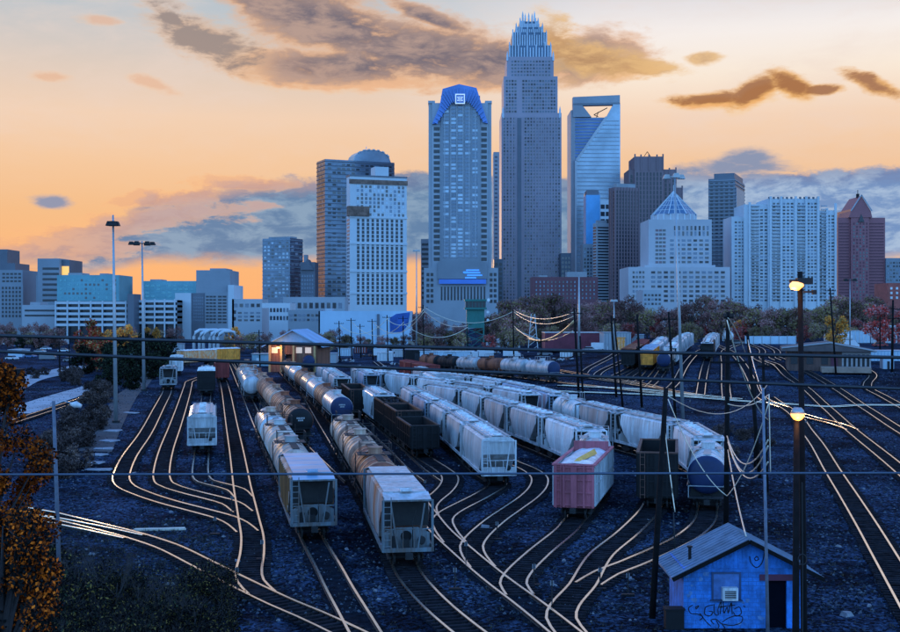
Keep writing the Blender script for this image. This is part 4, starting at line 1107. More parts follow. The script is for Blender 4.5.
b = MB(); b.box(B.X(445), B.X(475), 0, 36, B.z(103), B.z(92)); link('crown_drum', b.mesh('crown_drum', f_blue), B.root)
b = MB()
sx0, sx1, sz1, sz0 = B.X(455.2), B.X(464.8), B.z(95), B.z(105)
sw = sx1 - sx0; sh = sz1 - sz0; yy0, yy1 = -5.4, -4.7
for (u0, u1, v0, v1) in [(0, 1, 0, .1), (0, 1, .9, 1), (0, .1, .1, .9), (.9, 1, .1, .9), (.44, .47, .25, .75), (.53, .56, .25, .75), (.2, .42, .62, .7), (.2, .42, .3, .38), (.58, .8, .62, .7), (.58, .8, .3, .38), (.26, .44, .47, .53), (.56, .74, .47, .53)]:
    b.box(sx0 + sw * u0, sx0 + sw * u1, yy0, yy1, sz0 + sh * v0, sz0 + sh * v1)
o = link('square_sign', b.mesh('square_sign', mat('sign_white', (.85, .87, .9), .5, 0, .05, 1, emit=(.8, .9, 1), es=.35)), B.root)
b = MB(); b.box(sx0 + .2, sx1 - .2, -4.7, -3, sz0 + .2, sz1 - .2); link('sign_panel', b.mesh('sign_panel', f_blue), o)
B.box(424, 498, 268, None, -3, 42, f_conc, 'podium')
B.box(438, 487, 262, 279, -5.6, -3, f_mid, 'lobby_front')
B.box(439, 486, 279.5, 284, -5.9, -5.0, mat('blue_band', (.10, .25, .7), .4, 0, .1, .1), 'blue_band')
b = MB()
for i, (a, c_, p) in enumerate([(463, 468, 272.5), (466, 479, 270.5), (464, 480, 273), (467, 482, 275.5), (465, 476, 278)]):
    b.box(B.X(a), B.X(c_), -6.0, -5.62, B.z(p + .7), B.z(p - .7))
link('wavy_sign', b.mesh('wavy_sign', mat('blue_sign', (.1, .35, .9), .4, 0, .1, .3, emit=(.06, .3, 1), es=.7)), B.root)
B.grid('F', (440 - 428) / 64, (486 - 428) / 64, 285, 302, 14, 1, .5, .8, m_glassd, -3)
for a, c_ in ((426, 434), (489, 497)): B.grid('F', (a - 428) / 64, (c_ - 428) / 64, 272, 304, 2, 6, .7, .6, m_glassd, -3)
B.done()

# tower with handle opening
B = Bld('handle_tower', 'pale glass tower with a slanted cut-out opening at the top like a handle', 1180, 571, 42, 620.5)
def poly(pts, y0, y1, m, name):
    b = MB(); b.prism([(B.X(x), B.z(y)) for x, y in pts], y0, y1); return link(name, b.mesh(name, m), B.root)
gz = 312 + H * B.S
poly([(573, 97), (620, 95), (620, 102.6), (573, 103.6)], 0, 9, f_conc, 'top_beam')
poly([(573, 103.6), (620.2, 102.6), (620.2, 104.4), (573, 105.4)], .3, 8.5, f_mid, 'beam_soffit')
poly([(573, 105.4), (582.5, 105.4), (591.5, 117), (573, 117)], 0, 9, f_conc, 'slanted_post')
poly([(613.3, 104.4), (620.3, 104.4), (620.3, 117), (606.5, 117)], 0, 9, f_glass2, 'handle_post')
poly([(620.3, 117), (620.3, gz), (575.2, gz), (575.2, 162), (606.5, 117)], 0, 40, f_glass2, 'glass_body')
poly([(571, 110), (575.2, 110), (575.2, gz), (571, gz)], 1, 38, f_conc, 'edge_column')
poly([(575.2, 117), (606.5, 117), (575.2, 162)], 3, 38, f_glass, 'recessed_glass')
b = MB()
for i in range(14):
    p = 119 + i * 3.1; xr = 606.5 - (p - 117) * (31.3 / 45)
    if xr > 577: b.box(B.X(575.4), B.X(xr) - .5, 2.5, 3, B.z(p) - .45, B.z(p) + .45)
link('louvre', b.mesh('louvre', f_blue), B.root)
b = MB(); b.bar((B.X(606.5), -.4, B.z(117)), (B.X(576.5), -.4, B.z(160.5)), 2.4, 1.0, (0, 1, 0)); b.box(B.X(574.8), B.X(576.6), -.8, 0, 0, B.z(160.5))
link('edge_frame', b.mesh('edge_frame', f_white), B.root)
b = MB()
for i in range(46):
    p = 121 + i * 4.05; xl = max(577.2, 608.5 - (p - 117) * (31.3 / 45))
    b.box(B.X(xl), B.X(619.3), -.35, .1, B.z(p) - .35, B.z(p) + .35)
link('floor_edge', b.mesh('floor_edge', f_conc), B.root)
b = MB(); b.bar((B.X(594.5), 5, B.z(114)), (B.X(608), 5, B.z(107)), .8); b.bar((B.X(597), 5, B.z(117)), (B.X(599), 5, B.z(111)), .7); b.bar((B.X(594.5), 5, B.z(114)), (B.X(599), 5, B.z(116)), .6)
link('roof_crane', b.mesh('roof_crane', m_black), B.root)
B.done()

def simple(name, label, D, px0, pc, px1, th, ptop, wm, nx, nz, fx=.6, fz=.55, gm=None, p1=306, side=0, ptw=None, roof=None, group=None, ribs=0, slabs=0, fin=True, rm=None):
    B = Bld(name, label, D, px0, pc, px1, th, group=group)
    B.wall(ptop, None, wm)
    t0 = ptw or ptop + 3
    if nx: B.grid('F', .03, .97, t0, p1, nx, nz, fx, fz, gm or w3, 0)
    if side and th: B.grid('L' if th > 0 else 'R', .04, .96, t0, p1, side, nz, fx, fz, gm or w3, 0)
    if ribs:
        B.fins('F', 0.01, .99, ptop, p1, ribs, .8, .6, rm or wm)
        if th: B.fins('L' if th > 0 else 'R', .02, .98, ptop, p1, max(3, ribs // 2), .8, .6, rm or wm)
    if slabs:
        B.slabs('F', 0, 1, ptop + 2, p1, slabs, .7, .5, rm or wm)
        if th: B.slabs('L' if th > 0 else 'R', 0, 1, ptop + 2, p1, slabs, .7, .5, rm or wm)
    if roof is not None:
        for (a, c_, pt) in roof: B.roofbox(a, c_, pt, f_roof, min(B.dep * .25, 8), B.dep * .75)
    if fin: B.done()
    return B

# the dark tower with arched roof vault
B = simple('dark_glass_tower', 'broad dark glass tower with a barrel vaulted roof, behind the white hotel tower', 1060, 314, 325, 393, 24, 159, f_glass, 14, 34, .7, .55, [m_glass, m_glassd, f_glass], 300, 5, fin=False, slabs=34, rm=f_dark)
b = MB(); n = 16; w_ = B.x1 - B.x0
ps = [(B.x0 + w_ * .42 + w_ * .56 * (i / n), B.z(160) + (B.z(146.5) - B.z(160)) * max(0, 1 - abs(2 * i / n - 1) ** 2.6) ** .55) for i in range(n + 1)]
b.prism(ps, 4, B.dep - 2); link('vaulted_roof', b.mesh('vaulted_roof', f_glass2), B.root)
b = MB()
for i in range(0, n, 2):
    b.bar((ps[i][0], 3.6, ps[i][1] + .2), (ps[i + 1][0], 3.6, ps[i + 1][1] + .2), .9)
b.tube([(ps[8][0], 20, ps[8][1] - 1), (ps[8][0], 20, ps[8][1] + 5)], .3, 5)
link('vault_trim', b.mesh('vault_trim', f_white), B.root); B.done()

B = Bld('white_hotel_tower', 'white residential tower with paired window strips and unfinished brown top floors', 900, 345.5, 350, 406, 20)
B.wall(176, None, f_white)
B.grid('F', .1, .95, 218, 305, 10, 22, .5, .8, m_glassd); B.grid('F', .1, .97, 180, 216, 12, 9, .55, .7, [f_glass, f_glass2, m_glass])
B.grid('L', .1, .9, 218, 305, 3, 24, .55, .6, m_glass)
for p in (216.5, 243, 271, 293): 
    b = MB(); b.box(B.x0 - .5, B.x1 + .3, -.55, .1, B.z(p) - .8, B.z(p) + .8); link('string_course', b.mesh('string_course', f_white), B.root)
b = MB(); b.box(B.x0 - .6, B.x1 + .6, -.6, .3, B.z(183.5), B.z(179)); b.box(B.x0 - 1.5, B.x0 + (B.x1 - B.x0) * .33, -1.4, 4, B.z(216), B.z(206))
link('unfinished_floors', b.mesh('unfinished_floors', mat('raw_brown_board', (.20, .12, .09), .85, 0, .5, .3)), B.root)
b = MB(); w_ = B.x1 - B.x0; b.box(B.x0 + w_ * .48, B.x0 + w_ * .72, 6, 18, B.z(178), B.z(164.5)); link('lift_overrun', b.mesh('lift_overrun', f_white), B.root)
b = MB(); b.box(B.x0 - .4, B.x1 + .4, -.4, B.dep + .4, B.z(176), B.z(174.6)); link('roof_edge', b.mesh('roof_edge', f_dark), B.root)
B.done()

simple('slim_striped_block', 'thin striped slab peeking out left of the blue crowned tower', 1150, 421, 20, 431, 0, 239, f_mid, 1, 12, .9, .5, m_glassd, 300)
simple('slim_pale_tower', 'slim pale tower seen in the gap between the crowned tower and the tallest tower', 1250, 493.5, 25, 503, 0, 152, f_conc, 2, 36, .6, .4, f_glass, 300)
simple('small_dark_block', 'small dark block squeezed beside the base of the blue crowned tower', 1040, 494, 20, 503, 0, 259, f_dark, 2, 8, .6, .6, m_glassd, 300)
simple('grey_midrise', 'grey glass mid-rise with white top strip, left of the broad dark tower', 1000, 260.5, 290, 300, -24, 238, f_glass, 7, 16, .6, .6, [m_glass, f_glass, f_glass2], 298, 3, roof=[(.1, .9, 236)], slabs=16, rm=f_mid)
B = Bld('gabled_block', 'small dark block with a pointed dark gable between the grey mid-rise and the dark tower', 980, 300, 25, 315, 0)
B.box(300.5, 315, 262, None, 0, 25, f_dark); b = MB(); b.prism([(B.X(301), B.z(270)), (B.X(314), B.z(270)), (B.X(307.5), B.z(259))], -1.5, 20); link('gable_roof', b.mesh('gable_roof', f_dark), B.root)
B.grid('F', .08, .92, 274, 298, 5, 6, .5, .6, f_glass, 0); B.box(303, 306.5, 254.5, 262, 5, 12, f_mid, 'chimney'); B.done()

# right of the handle tower
simple('blue_glass_block', 'bright blue glass block in front of the pale handle tower', 1100, 586.5, 20, 599.5, 0, 192, f_glass, 0, 0, fin=True, slabs=0)
B = Bld('blue_panel_block', 'slim building with bright blue panel and white frame before the handle tower', 1060, 585.5, 22, 611, 0)
B.box(586, 600, 195, None, 0, 20, mat('bright_blue_glass', (.10, .34, .62), .3, .2, .2, .04)); B.box(599.5, 611, 200, None, 1, 20, f_white)
B.grid('F', .58, .98, 203, 232, 2, 4, .8, .6, m_glassd, 1); B.box(587, 599, 190, 195, 2, 18, f_dark, 'roof_plant'); B.done()
simple('grey_stepped_block', 'grey striped office block at the foot of the handle tower', 1000, 594, 596.5, 616, 16, 223, f_conc, 1, 26, .92, .45, m_glassd, 304, 1, roof=[(.1, .6, 220)])
simple('narrow_grey_block', 'narrow grey block with rusty edge left of the striped office block', 1030, 583, 20, 596, 0, 244, f_mid, 4, 16, .6, .6, w3, 304)
B = simple('brown_stepped_tower', 'purple-brown granite tower with vertical stripes, lower of the two striped towers', 980, 611, 615, 640.5, 18, 187, f_brown, 8, 30, .45, .72, m_glassd, 300, 2, ribs=9, roof=[(.12, .9, 183)])
B = Bld('brown_crowned_tower', 'tall purple-brown striped tower with stepped crown and small roof triangle', 1100, 629, 24, 684.5, 0)
for (a, c_, p, y) in [(629, 684, 187, 6), (629.5, 677, 169, 3), (634.5, 663.5, 156.5, 0)]: B.box(a, c_, p, None, y, 36, f_brown, 'tower_stage')
def fg(a, c_, p0, p1, nx, nz, off, fx=.45, fz=.8): B.grid('F', (a - 629) / 55.5, (c_ - 629) / 55.5, p0, p1, nx, nz, fx, fz, m_glassd, off)
fg(635.5, 662.5, 172, 300, 8, 28, 0); fg(664.5, 676, 174, 260, 3, 20, 3); fg(630, 634, 174, 260, 1, 20, 3)
b = MB()
for px, p, y in [(635, 154, 0), (641, 154.5, 0), (649, 154.5, 0), (657, 154.5, 0), (663, 154, 0), (630, 167, 3), (676.5, 167, 3), (670, 167.5, 3), (683.5, 185, 6)]:
    x = B.X(px); b.box(x - .6, x + .6, y - .5, y + .7, B.z(p + 16), B.z(p))
link('crown_pier', b.mesh('crown_pier', f_brown), B.root)
b = MB(); b.bar((B.X(645), 15, B.z(157)), (B.X(650), 15, B.z(149.5)), .5); b.bar((B.X(655), 15, B.z(157)), (B.X(650), 15, B.z(149.5)), .5); b.bar((B.X(645), 15, B.z(156)), (B.X(655), 15, B.z(156)), .5)
link('roof_triangle', b.mesh('roof_triangle', m_black), B.root); B.done()

B = Bld('pyramid_roof_tower', 'pale stone office building with a blue glass pyramid roof on a round drum', 860, 628, 45, 730, 0)
st = mat('pale_stone', (.46, .44, .46), .7, 0, .1, .04)
B.box(649.5, 713, 219, None, 4, 42, st, 'tower_stage'); B.box(645, 716, 265, None, 2, 44, st, 'tower_stage'); B.box(628.5, 730, 267, None, 0, 46, st, 'podium')
def fw(a, c_, p0, p1, nx, nz, off, fx=.62, fz=.5, m=None): B.grid('F', (a - 628) / 102, (c_ - 628) / 102, p0, p1, nx, nz, fx, fz, m or w3, off)
fw(656, 667, 228, 264, 3, 9, 4, .8, .55, [m_glass, f_brown]); fw(674, 711, 225, 236, 9, 2, 4, .45, .8); fw(670, 711, 238, 264, 7, 6, 4); fw(632, 645, 270, 303, 4, 7, 0); fw(650, 726, 270, 303, 12, 7, 0)
b = MB(); b.tube([(B.X(679.5), 23, B.z(220)), (B.X(679.5), 23, B.z(212.5))], 16.2, 20); link('drum', b.mesh('drum', st), B.root)
b = MB(); c_ = (B.X(679.5), 23); r_ = 17
zb, zt = B.z(213), B.z(188.5)
b.add([(c_[0] + r_ * math.cos(math.pi * (i + .5) / 4), c_[1] + r_ * math.sin(math.pi * (i + .5) / 4), zb) for i in range(8)] + [(c_[0], c_[1], zt)], [(i, (i + 1) % 8, 8) for i in range(8)])
link('pyramid_roof', b.mesh('pyramid_roof', m_glassb), B.root)
b = MB()
for i in range(8):
    a = math.pi * (i + .5) / 4; q = Vector((c_[0] + r_ * math.cos(a), c_[1] + r_ * math.sin(a), zb)); b.bar(q, (c_[0], c_[1], zt + .3), .55)
    for t in (.2, .4, .6, .8):
        a2 = math.pi * (i + 1.5) / 4; q2 = Vector((c_[0] + r_ * math.cos(a2), c_[1] + r_ * math.sin(a2), zb)); tp = Vector((c_[0], c_[1], zt))
        b.bar(q.lerp(tp, t), q2.lerp(tp, t), .35)
    for t in (.33, .66):
        a2 = math.pi * (i + 1.5) / 4; q2 = Vector((c_[0] + r_ * math.cos(a2), c_[1] + r_ * math.sin(a2), zb)); b.bar(q.lerp(q2, t), (c_[0], c_[1], zt), .3)
b.tube([(c_[0], c_[1], zt), (c_[0], c_[1], zt + 5)], .25, 5)
link('roof_ribs', b.mesh('roof_ribs', f_white), B.root)
b = MB()
for i in range(20):
    a = 2 * math.pi * i / 20; x, y = c_[0] + 16.3 * math.cos(a), c_[1] + 16.3 * math.sin(a); b.bar((x, y, B.z(219.5)), (x, y, B.z(213)), .9)
link('drum_columns', b.mesh('drum_columns', f_white), B.root); B.done()

B = simple('dark_balcony_tower', 'dark high-rise with stacked balconies and a pale glass right half', 960, 710.5, 735, 759.5, -22, 178, f_dark, 5, 34, .55, .5, m_glassd, 302, 5, fin=False, slabs=34, rm=f_mid)
b = MB(); b.box(B.x0 + 4, B.x1 - 1, 3, B.dep - 3, B.z(178), B.z(172.5)); link('roof_plant', b.mesh('roof_plant', f_dark), B.root)
b = MB(); b.box(B.x1 - 2, B.x1 + .9, 2, B.dep * .85, 0, B.z(187)); link('glass_bay', b.mesh('glass_bay', f_glass), B.root); B.done()

B = Bld('white_apartment_slab', 'wide pale apartment slab with vertical white piers and stepped top, right of the dark balcony tower', 880, 733.5, 30, 838, 0)
for (a, c_, p, y) in [(733.5, 748, 216, 6), (745, 770, 204, 3), (768, 818.5, 198.5, 0), (818.5, 838, 210, 3)]: B.box(a, c_, p, None, y, 34, f_white, 'tower_stage')
def fa(a, c_, p0, p1, nx, nz, off, fx=.62, fz=.5, m=None): B.grid('F', (a - 733.5) / 104.5, (c_ - 733.5) / 104.5, p0, p1, nx, nz, fx, fz, m or [m_glass, f_glass, m_glassd], off, d=.5)
fa(736, 747, 220, 302, 3, 24, 6); fa(752, 769, 208, 302, 4, 28, 3); fa(772, 780, 202, 302, 2, 30, 0); fa(782, 794, 202, 302, 3, 30, 0); fa(797, 805, 202, 302, 2, 30, 0); fa(807, 817, 202, 302, 3, 30, 0); fa(820, 836, 214, 302, 4, 26, 3)
b = MB()
for px, p, y in [(750.5, 202, 3), (770.5, 196.5, 0), (781, 196.5, 0), (795.5, 196.5, 0), (806, 196.5, 0), (818, 196.5, 0), (828, 208, 3), (836.5, 203, 3)]:
    x = B.X(px); b.box(x - .8, x + .8, y - 1.2, y, 0, B.z(p))
link('pier', b.mesh('pier', f_white), B.root)
b = MB()
for j in range(28):
    p = 206 + j * 3.45
    for (a, c_, y) in [(772, 780, 0), (797, 805, 0), (752, 760, 3), (822, 828, 3)]:
        b.box(B.X(a), B.X(c_), y - 1.4, y, B.z(p) - .15, B.z(p) + .6)
link('balcony', b.mesh('balcony', f_conc), B.root)
b = MB()
for i in range(12):
    x = B.X(769.5 + i * 4.4); b.box(x - .7, x + .7, 0, .8, B.z(199), B.z(196.8))
link('parapet_teeth', b.mesh('parapet_teeth', f_dark), B.root); B.done()

B = Bld('maroon_spired_tower', 'maroon tower with a gabled top and thin spire at the right', 1000, 838.5, 36, 886, 0)
B.box(838.5, 886, 217.5, None, 2, 36, f_maroon, 'tower_stage'); B.box(851, 869, 209, None, 0, 36, f_maroon, 'tower_stage')
b = MB(); b.prism([(B.X(848.5), B.z(217.5)), (B.X(872), B.z(217.5)), (B.X(870.5), B.z(211)), (B.X(861), B.z(196)), (B.X(851), B.z(211))], -.6, 30); link('gable_roof', b.mesh('gable_roof', f_maroon), B.root)
b = MB(); b.bar((B.X(850.5), -1.2, B.z(211)), (B.X(861), -1.2, B.z(195)), .8); b.bar((B.X(871.5), -1.2, B.z(211)), (B.X(861), -1.2, B.z(195)), .8); link('gable_trim', b.mesh('gable_trim', f_conc), B.root)
b = MB(); b.tube([(B.X(861), 8, B.z(197)), (B.X(861), 8, B.z(193))], 1.4, 6); b.tube([(B.X(861), 8, B.z(193)), (B.X(861), 8, B.z(189))], .3, 5); link('spire', b.mesh('spire', m_black), B.root)
B.grid('F', .02, .24, 222, 300, 1, 26, .95, .42, f_brick, 2); B.grid('F', .66, .98, 222, 300, 1, 26, .95, .42, f_brick, 2); B.grid('F', .29, .63, 222, 300, 5, 24, .5, .6, [m_glass, f_brick], 0)
b = MB(); b.prism([(B.X(858), B.z(222)), (B.X(864), B.z(222)), (B.X(861), B.z(214))], -.9, 0); link('gable_window', b.mesh('gable_window', m_glassd), B.root); B.done()
simple('pale_right_block', 'pale low block at the right edge beyond the maroon tower', 1000, 886, 20, 902, 0, 258, f_mid, 5, 12, .6, .5, w3, 303)
simple('red_brick_house', 'bright red brick low block at the right edge above the yard', 620, 888, 20, 906, 0, 283, mat('red_brick', (.36, .09, .07), .8, 0, .2, .3), 3, 3, .4, .5, m_white, 300)
simple('dark_brick_warehouse', 'dark red brick block with small square windows in front of the tallest tower', 820, 532.5, 25, 598, 0, 277, f_brick, 16, 5, .35, .5, [f_glass, m_glass], 300, roof=[(568, 588, 271.5), (540, 548, 275)])
simple('small_gap_block', 'small dark grey block between the tallest tower and the handle tower', 1080, 561, 20, 571, 0, 253, f_dark, 3, 10, .6, .6, m_glass, 300)
simple('white_low_block', 'low pale block at the foot of the pyramid roofed building', 700, 643, 25, 662, 0, 290, f_conc, 5, 3, .6, .5, w3, 306)

# left part of the skyline
B = Bld('left_edge_tower', 'dark stepped tower cut by the left edge of the view', 760, -8, 30, 22.5, 0)
B.box(-8, 5, 249, None, 4, 26, f_dark); B.box(-8, 14, 263, None, 2, 28, f_dark); B.box(-8, 22, 270, None, 1, 29, f_mid); B.box(-8, 23, 284, None, 0, 30, f_mid, 'podium')
B.grid('F', .3, .97, 286, 318, 6, 8, .55, .6, m_glassd, 0); B.grid('F', .3, .95, 272, 283, 5, 3, .7, .5, m_glassd, 1); B.done()
B = Bld('office_block', 'grey office block with ribbon windows and a painted gold sun reflection on its right side', 740, 36, 40, 67, 0)
B.box(37.5, 59.5, 258.5, None, 0, 30, f_mid); B.box(35.5, 38, 275, None, 1, 28, f_mid); B.box(59.5, 67.5, 259.5, None, 4, 30, f_dark)
B.grid('F', .2, .75, 266, 303, 1, 7, .95, .42, m_glassd, 0)
b = MB(); b.box(B.X(60), B.X(67), 3.6, 4, B.z(276), B.z(266)); link('sun_reflection_panel', b.mesh('sun_reflection_panel', mat('gold_reflection_glow', (.9, .5, .12), .3, 0, .1, .1, emit=(1, .5, .1), es=.9)), B.root); B.done()  # golden sun reflection put into the panel's colour and glow
B = simple('teal_office', 'long teal glass-clad hall behind the leftmost tall mast', 700, 57, 30, 119, 0, 275, f_teal, 14, 5, .5, .5, [m_glass, m_glasst, f_teal], 300, roof=[(64, 78, 272.5), (96, 104, 273)])
simple('low_white_hall', 'low pale hall at the foot of the grey office block', 640, 22, 25, 58, 0, 305, f_conc, 1, 2, .9, .35, m_glassd, 318, roof=[(26, 36, 302)])
B = Bld('parking_deck', 'long white multi-level parking deck behind the left trees', 620, 55, 30, 127, 0)
B.box(55, 127, 301, None, 2.5, 30, m_glassd, 'deck_core')
for p in (301.5, 307, 312.5, 318, 323.5): B.box(55, 127, p, p + 2.6, 0, 30, f_white, 'deck_parapet')
for i in range(7): B.box(55 + i * 11.7, 56.2 + i * 11.7, 301, None, -.3, 0.6, f_white, 'deck_column')
B.done()
simple('stair_tower', 'dark narrow stair tower between the two parking decks', 615, 127.5, 14, 134, 0, 294, f_dark, 0, 0)
B = Bld('parking_garage', 'pale parking garage right of the dark stair tower', 625, 134, 30, 176, 0)
B.box(134, 176, 300, None, 2.5, 30, m_glassd, 'deck_core')
for p in (300, 305, 310.5, 316, 321.5): B.box(134, 176, p, p + 2.4, 0, 30, f_white, 'deck_parapet')
for i in range(5): B.box(134 + i * 10, 135.2 + i * 10, 299, None, -.3, 0.6, f_white, 'deck_column')
B.done()
simple('teal_glass_office', 'teal green glass office behind the parking garage', 720, 143, 30, 196, 0, 281, f_teal, 9, 4, .7, .6, [m_glasst, f_teal], 298, roof=[(147, 158, 279)])
B = Bld('grey_winged_office', 'grey office building with striped window bays left of the grey depot area', 640, 175, 32, 234, 0)
B.box(195, 229, 270, None, 3, 30, f_mid); B.box(208, 224, 268, None, 5, 25, f_mid, 'roof_plant'); B.box(175, 191, 293, None, 0, 30, f_white); B.box(191, 205, 293, None, 1, 30, f_dark); B.box(205, 228, 292, None, 0, 30, f_mid); B.box(228, 234, 285, None, 0, 28, f_white)
B.grid('F', .52, .7, 295, 324, 3, 9, .8, .5, m_glassd, 0); B.grid('F', .72, .88, 295, 324, 2, 9, .8, .5, m_glassd, 0); B.grid('F', .3, .48, 296, 322, 5, 8, .5, .5, f_glass, 1); B.done()
for (a, c_, pt, D, m, lab, nx, nz) in [(232, 262, 299, 640, f_conc, 'pale low office with tall window slots right of the grey winged office', 5, 3), (262, 290, 303, 600, f_white, 'white low building with square windows above the gabled depot', 8, 2),
                                       (283, 345, 297, 700, f_conc, 'long pale low roofline below the dark glass tower', 10, 2), (288, 320, 310, 520, f_mid, 'grey window-banded shed left of the large white wall', 7, 2),
                                       (236, 262, 308, 560, f_conc, 'small pale block with dark doorway right of the grey winged office', 4, 3), (425, 440, 318, 560, f_conc, 'pale shed in the trees below the blue crowned tower', 3, 1)]:
    simple('low_building', lab, D, a, 22, c_, 0, pt, m, nx, nz, .6, .5, w3, 322)
B = Bld('white_warehouse', 'large windowless light blue warehouse wall with a dark blue round mural', 520, 318.5, 40, 410, 0)
B.box(318.5, 410, 311, None, 0, 40, mat('pale_blue_wall', (.42, .56, .68), .7, 0, .12, .05)); B.box(324, 331, 308.5, 311, 5, 12, f_conc, 'roof_plant')
b = MB(); b.prism([(B.X(390), B.z(332)), (B.X(390), B.z(318)), (B.X(396), B.z(314)), (B.X(410.2), B.z(312)), (B.X(408), B.z(325)), (B.X(402), B.z(332))], -.35, 0); link('mural', b.mesh('mural', mat('mural_blue', (.03, .10, .36), .7, 0, .4, .2)), B.root)
B.box(377, 379.5, 314, None, -.6, 0, f_dark, 'drain_shaft'); B.done()

# ---------------------------------------------------------------- yard buildings
def corrug(b, x0, x1, y0, z0, y1, z1, n=20, t=.06):
    for i in range(n):
        x = x0 + (x1 - x0) * (i + .5) / n; b.bar((x, y0, z0), (x, y1, z1), .05, t)

# blue block hut at lower right
o = G(745, 627); hut = thing('hut', 'small blue block hut with pitched roof, dark doorway and graffiti at lower right', 'hut', (11.52, 59.2, 0))
m_hut = mat('blue_block_paint', (.03, .25, .78), .7, 0, .40, 1.6, .35, bscale=9, grime=.45)
m_hutr = mat('hut_roof_sheet', (.17, .22, .30), .6, .1, .3, 1.2)
HW, HD, HE, HR = 6.05, 3.8, 2.95, 4.35
b = MB(); b.box(0, 4.05, 0, .2, 0, HE); b.box(5.1, HW, 0, .2, 0, HE); b.box(4.05, 5.1, 0, .2, 2.35, HE)
b.box(0, .2, .2, HD, 0, HE); b.box(HW - .2, HW, .2, HD, 0, HE); b.box(.2, HW - .2, HD - .2, HD, 0, HE)
wl_ = link('wall', b.mesh('wall', m_hut), hut)
b = MB()
for r_ in range(1, 14):
    z = r_ * .21; x1 = 4.04; b.box(0, x1, -.004, 0, z - .007, z + .007)
    for q in range(11):
        xx = .2 + (q + .5 * (r_ % 2)) * .4
        if xx < 4 and not (1.3 < xx < 2.9 and 1.35 < z < 2.9): b.box(xx - .006, xx + .006, -.004, 0, z - .2, z - .01)
link('mortar', b.mesh('mortar', mat('mortar_dark', (.03, .09, .22), .9)), wl_)
b = MB(); rr = random.Random(9)
for i in range(16):
    x, z = rr.uniform(.1, 3.9), rr.uniform(.05, 2.7) ** 1.0; q = rr.uniform(.05, .2)
    if 1.3 < x < 2.9 and z > 1.2: continue
    pts_ = [(x + q * math.cos(a / 7 * 6.28) * rr.uniform(.5, 1.2), z + q * .8 * math.sin(a / 7 * 6.28) * rr.uniform(.5, 1.2)) for a in range(7)]
    b.add([(a, -.008, max(.02, c_)) for a, c_ in pts_], [tuple(range(7))])
link('peeled_patch', b.mesh('peeled_patch', mat('bare_block', (.10, .22, .45), .9, 0, .4, 3)), wl_)
b = MB(); b.prism([(0, HE + .004), (HW, HE + .004), (HW / 2 + .1, HR)], .02, .18)
for i in range(28):
    x = .2 + i * (HW - .4) / 27; zt = HE + (HR - HE) * (1 - abs(x - HW / 2 - .1) / (HW / 2 + .1)) - .05
    if zt > HE + .1: b.box(x - .02, x + .02, 0, .02, HE + .02, zt)
link('gable', b.mesh('gable', m_hut), hut)
for sx, nm in ((0, 'roof'), (1, 'roof')):
    b = MB(); ex = -.65 if sx == 0 else HW + .75; ez = HE - .38; xr = HW / 2 + .1
    b.add([(ex, -.55, ez), (xr, -.55, HR + .1), (xr, HD + .3, HR + .1), (ex, HD + .3, ez), (ex, -.55, ez - .1), (xr, -.55, HR), (xr, HD + .3, HR), (ex, HD + .3, ez - .1)],
          [(0, 1, 2, 3) if sx else (3, 2, 1, 0), (4, 7, 6, 5), (0, 4, 5, 1), (1, 5, 6, 2), (2, 6, 7, 3), (3, 7, 4, 0)])
    for i in range(11):
        y = -.4 + i * (HD + .6) / 10; b.bar((ex, y, ez + .03), (xr, y, HR + .13), .05, .05)
    rf = link(nm, b.mesh(nm, m_hutr), hut)
    b = MB(); b.bar((ex, -.58, ez - .06), (xr, -.58, HR + .03), .05, .2); link('fascia', b.mesh('fascia', m_wood), rf)
b = MB(); b.tube([(.55, 1.2, 2.9), (.55, 1.2, 3.75)], .08, 8); b.tube([(.55, 1.2, 3.75), (.55, 1.2, 3.83)], .14, 8); link('vent_pipe', b.mesh('vent_pipe', m_black), hut)
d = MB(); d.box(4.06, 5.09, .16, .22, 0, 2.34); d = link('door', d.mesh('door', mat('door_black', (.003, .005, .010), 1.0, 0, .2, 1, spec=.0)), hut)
b = MB(); b.box(3.75, 5.6, -.06, 0, 2.36, 2.66); link('lintel', b.mesh('lintel', mat('maroon_paint', (.10, .02, .045), .7, 0, .2, 1)), hut)
b = MB(); b.box(1.45, 2.75, -.05, 0, 1.45, 2.72); wn = link('window', b.mesh('window', mat('boarded_window', (.07, .17, .42), .7, 0, .35, 2)), hut)
b = MB()
for q in [(1.38, 1.46, 1.4, 2.78), (2.74, 2.82, 1.4, 2.78), (1.46, 2.74, 2.7, 2.78), (1.3, 2.9, 1.34, 1.42)]: b.box(q[0], q[1], -.09, .0, q[2], q[3])
link('window_frame', b.mesh('window_frame', mat('frame_darkblue', (.03, .06, .14), .7, 0, .2, 1)), wn)
ac = thing('air_conditioner', 'small white air conditioner box stuck in the window of the blue hut', 'air conditioner', (11.52 + 1.85, 59.2 - .42, 1.45))
b = MB(); b.box(0, .75, 0, .36, 0, .62); link('casing', b.mesh('casing', m_white), ac)
b = MB(); b.box(.1, .65, -.012, -.002, .1, .5); link('grille', b.mesh('grille', m_steel), ac)
b = MB()
for i in range(5): b.box(.1, .65, -.022, -.013, .14 + i * .08, .165 + i * .08)
link('slats', b.mesh('slats', m_white), ac)
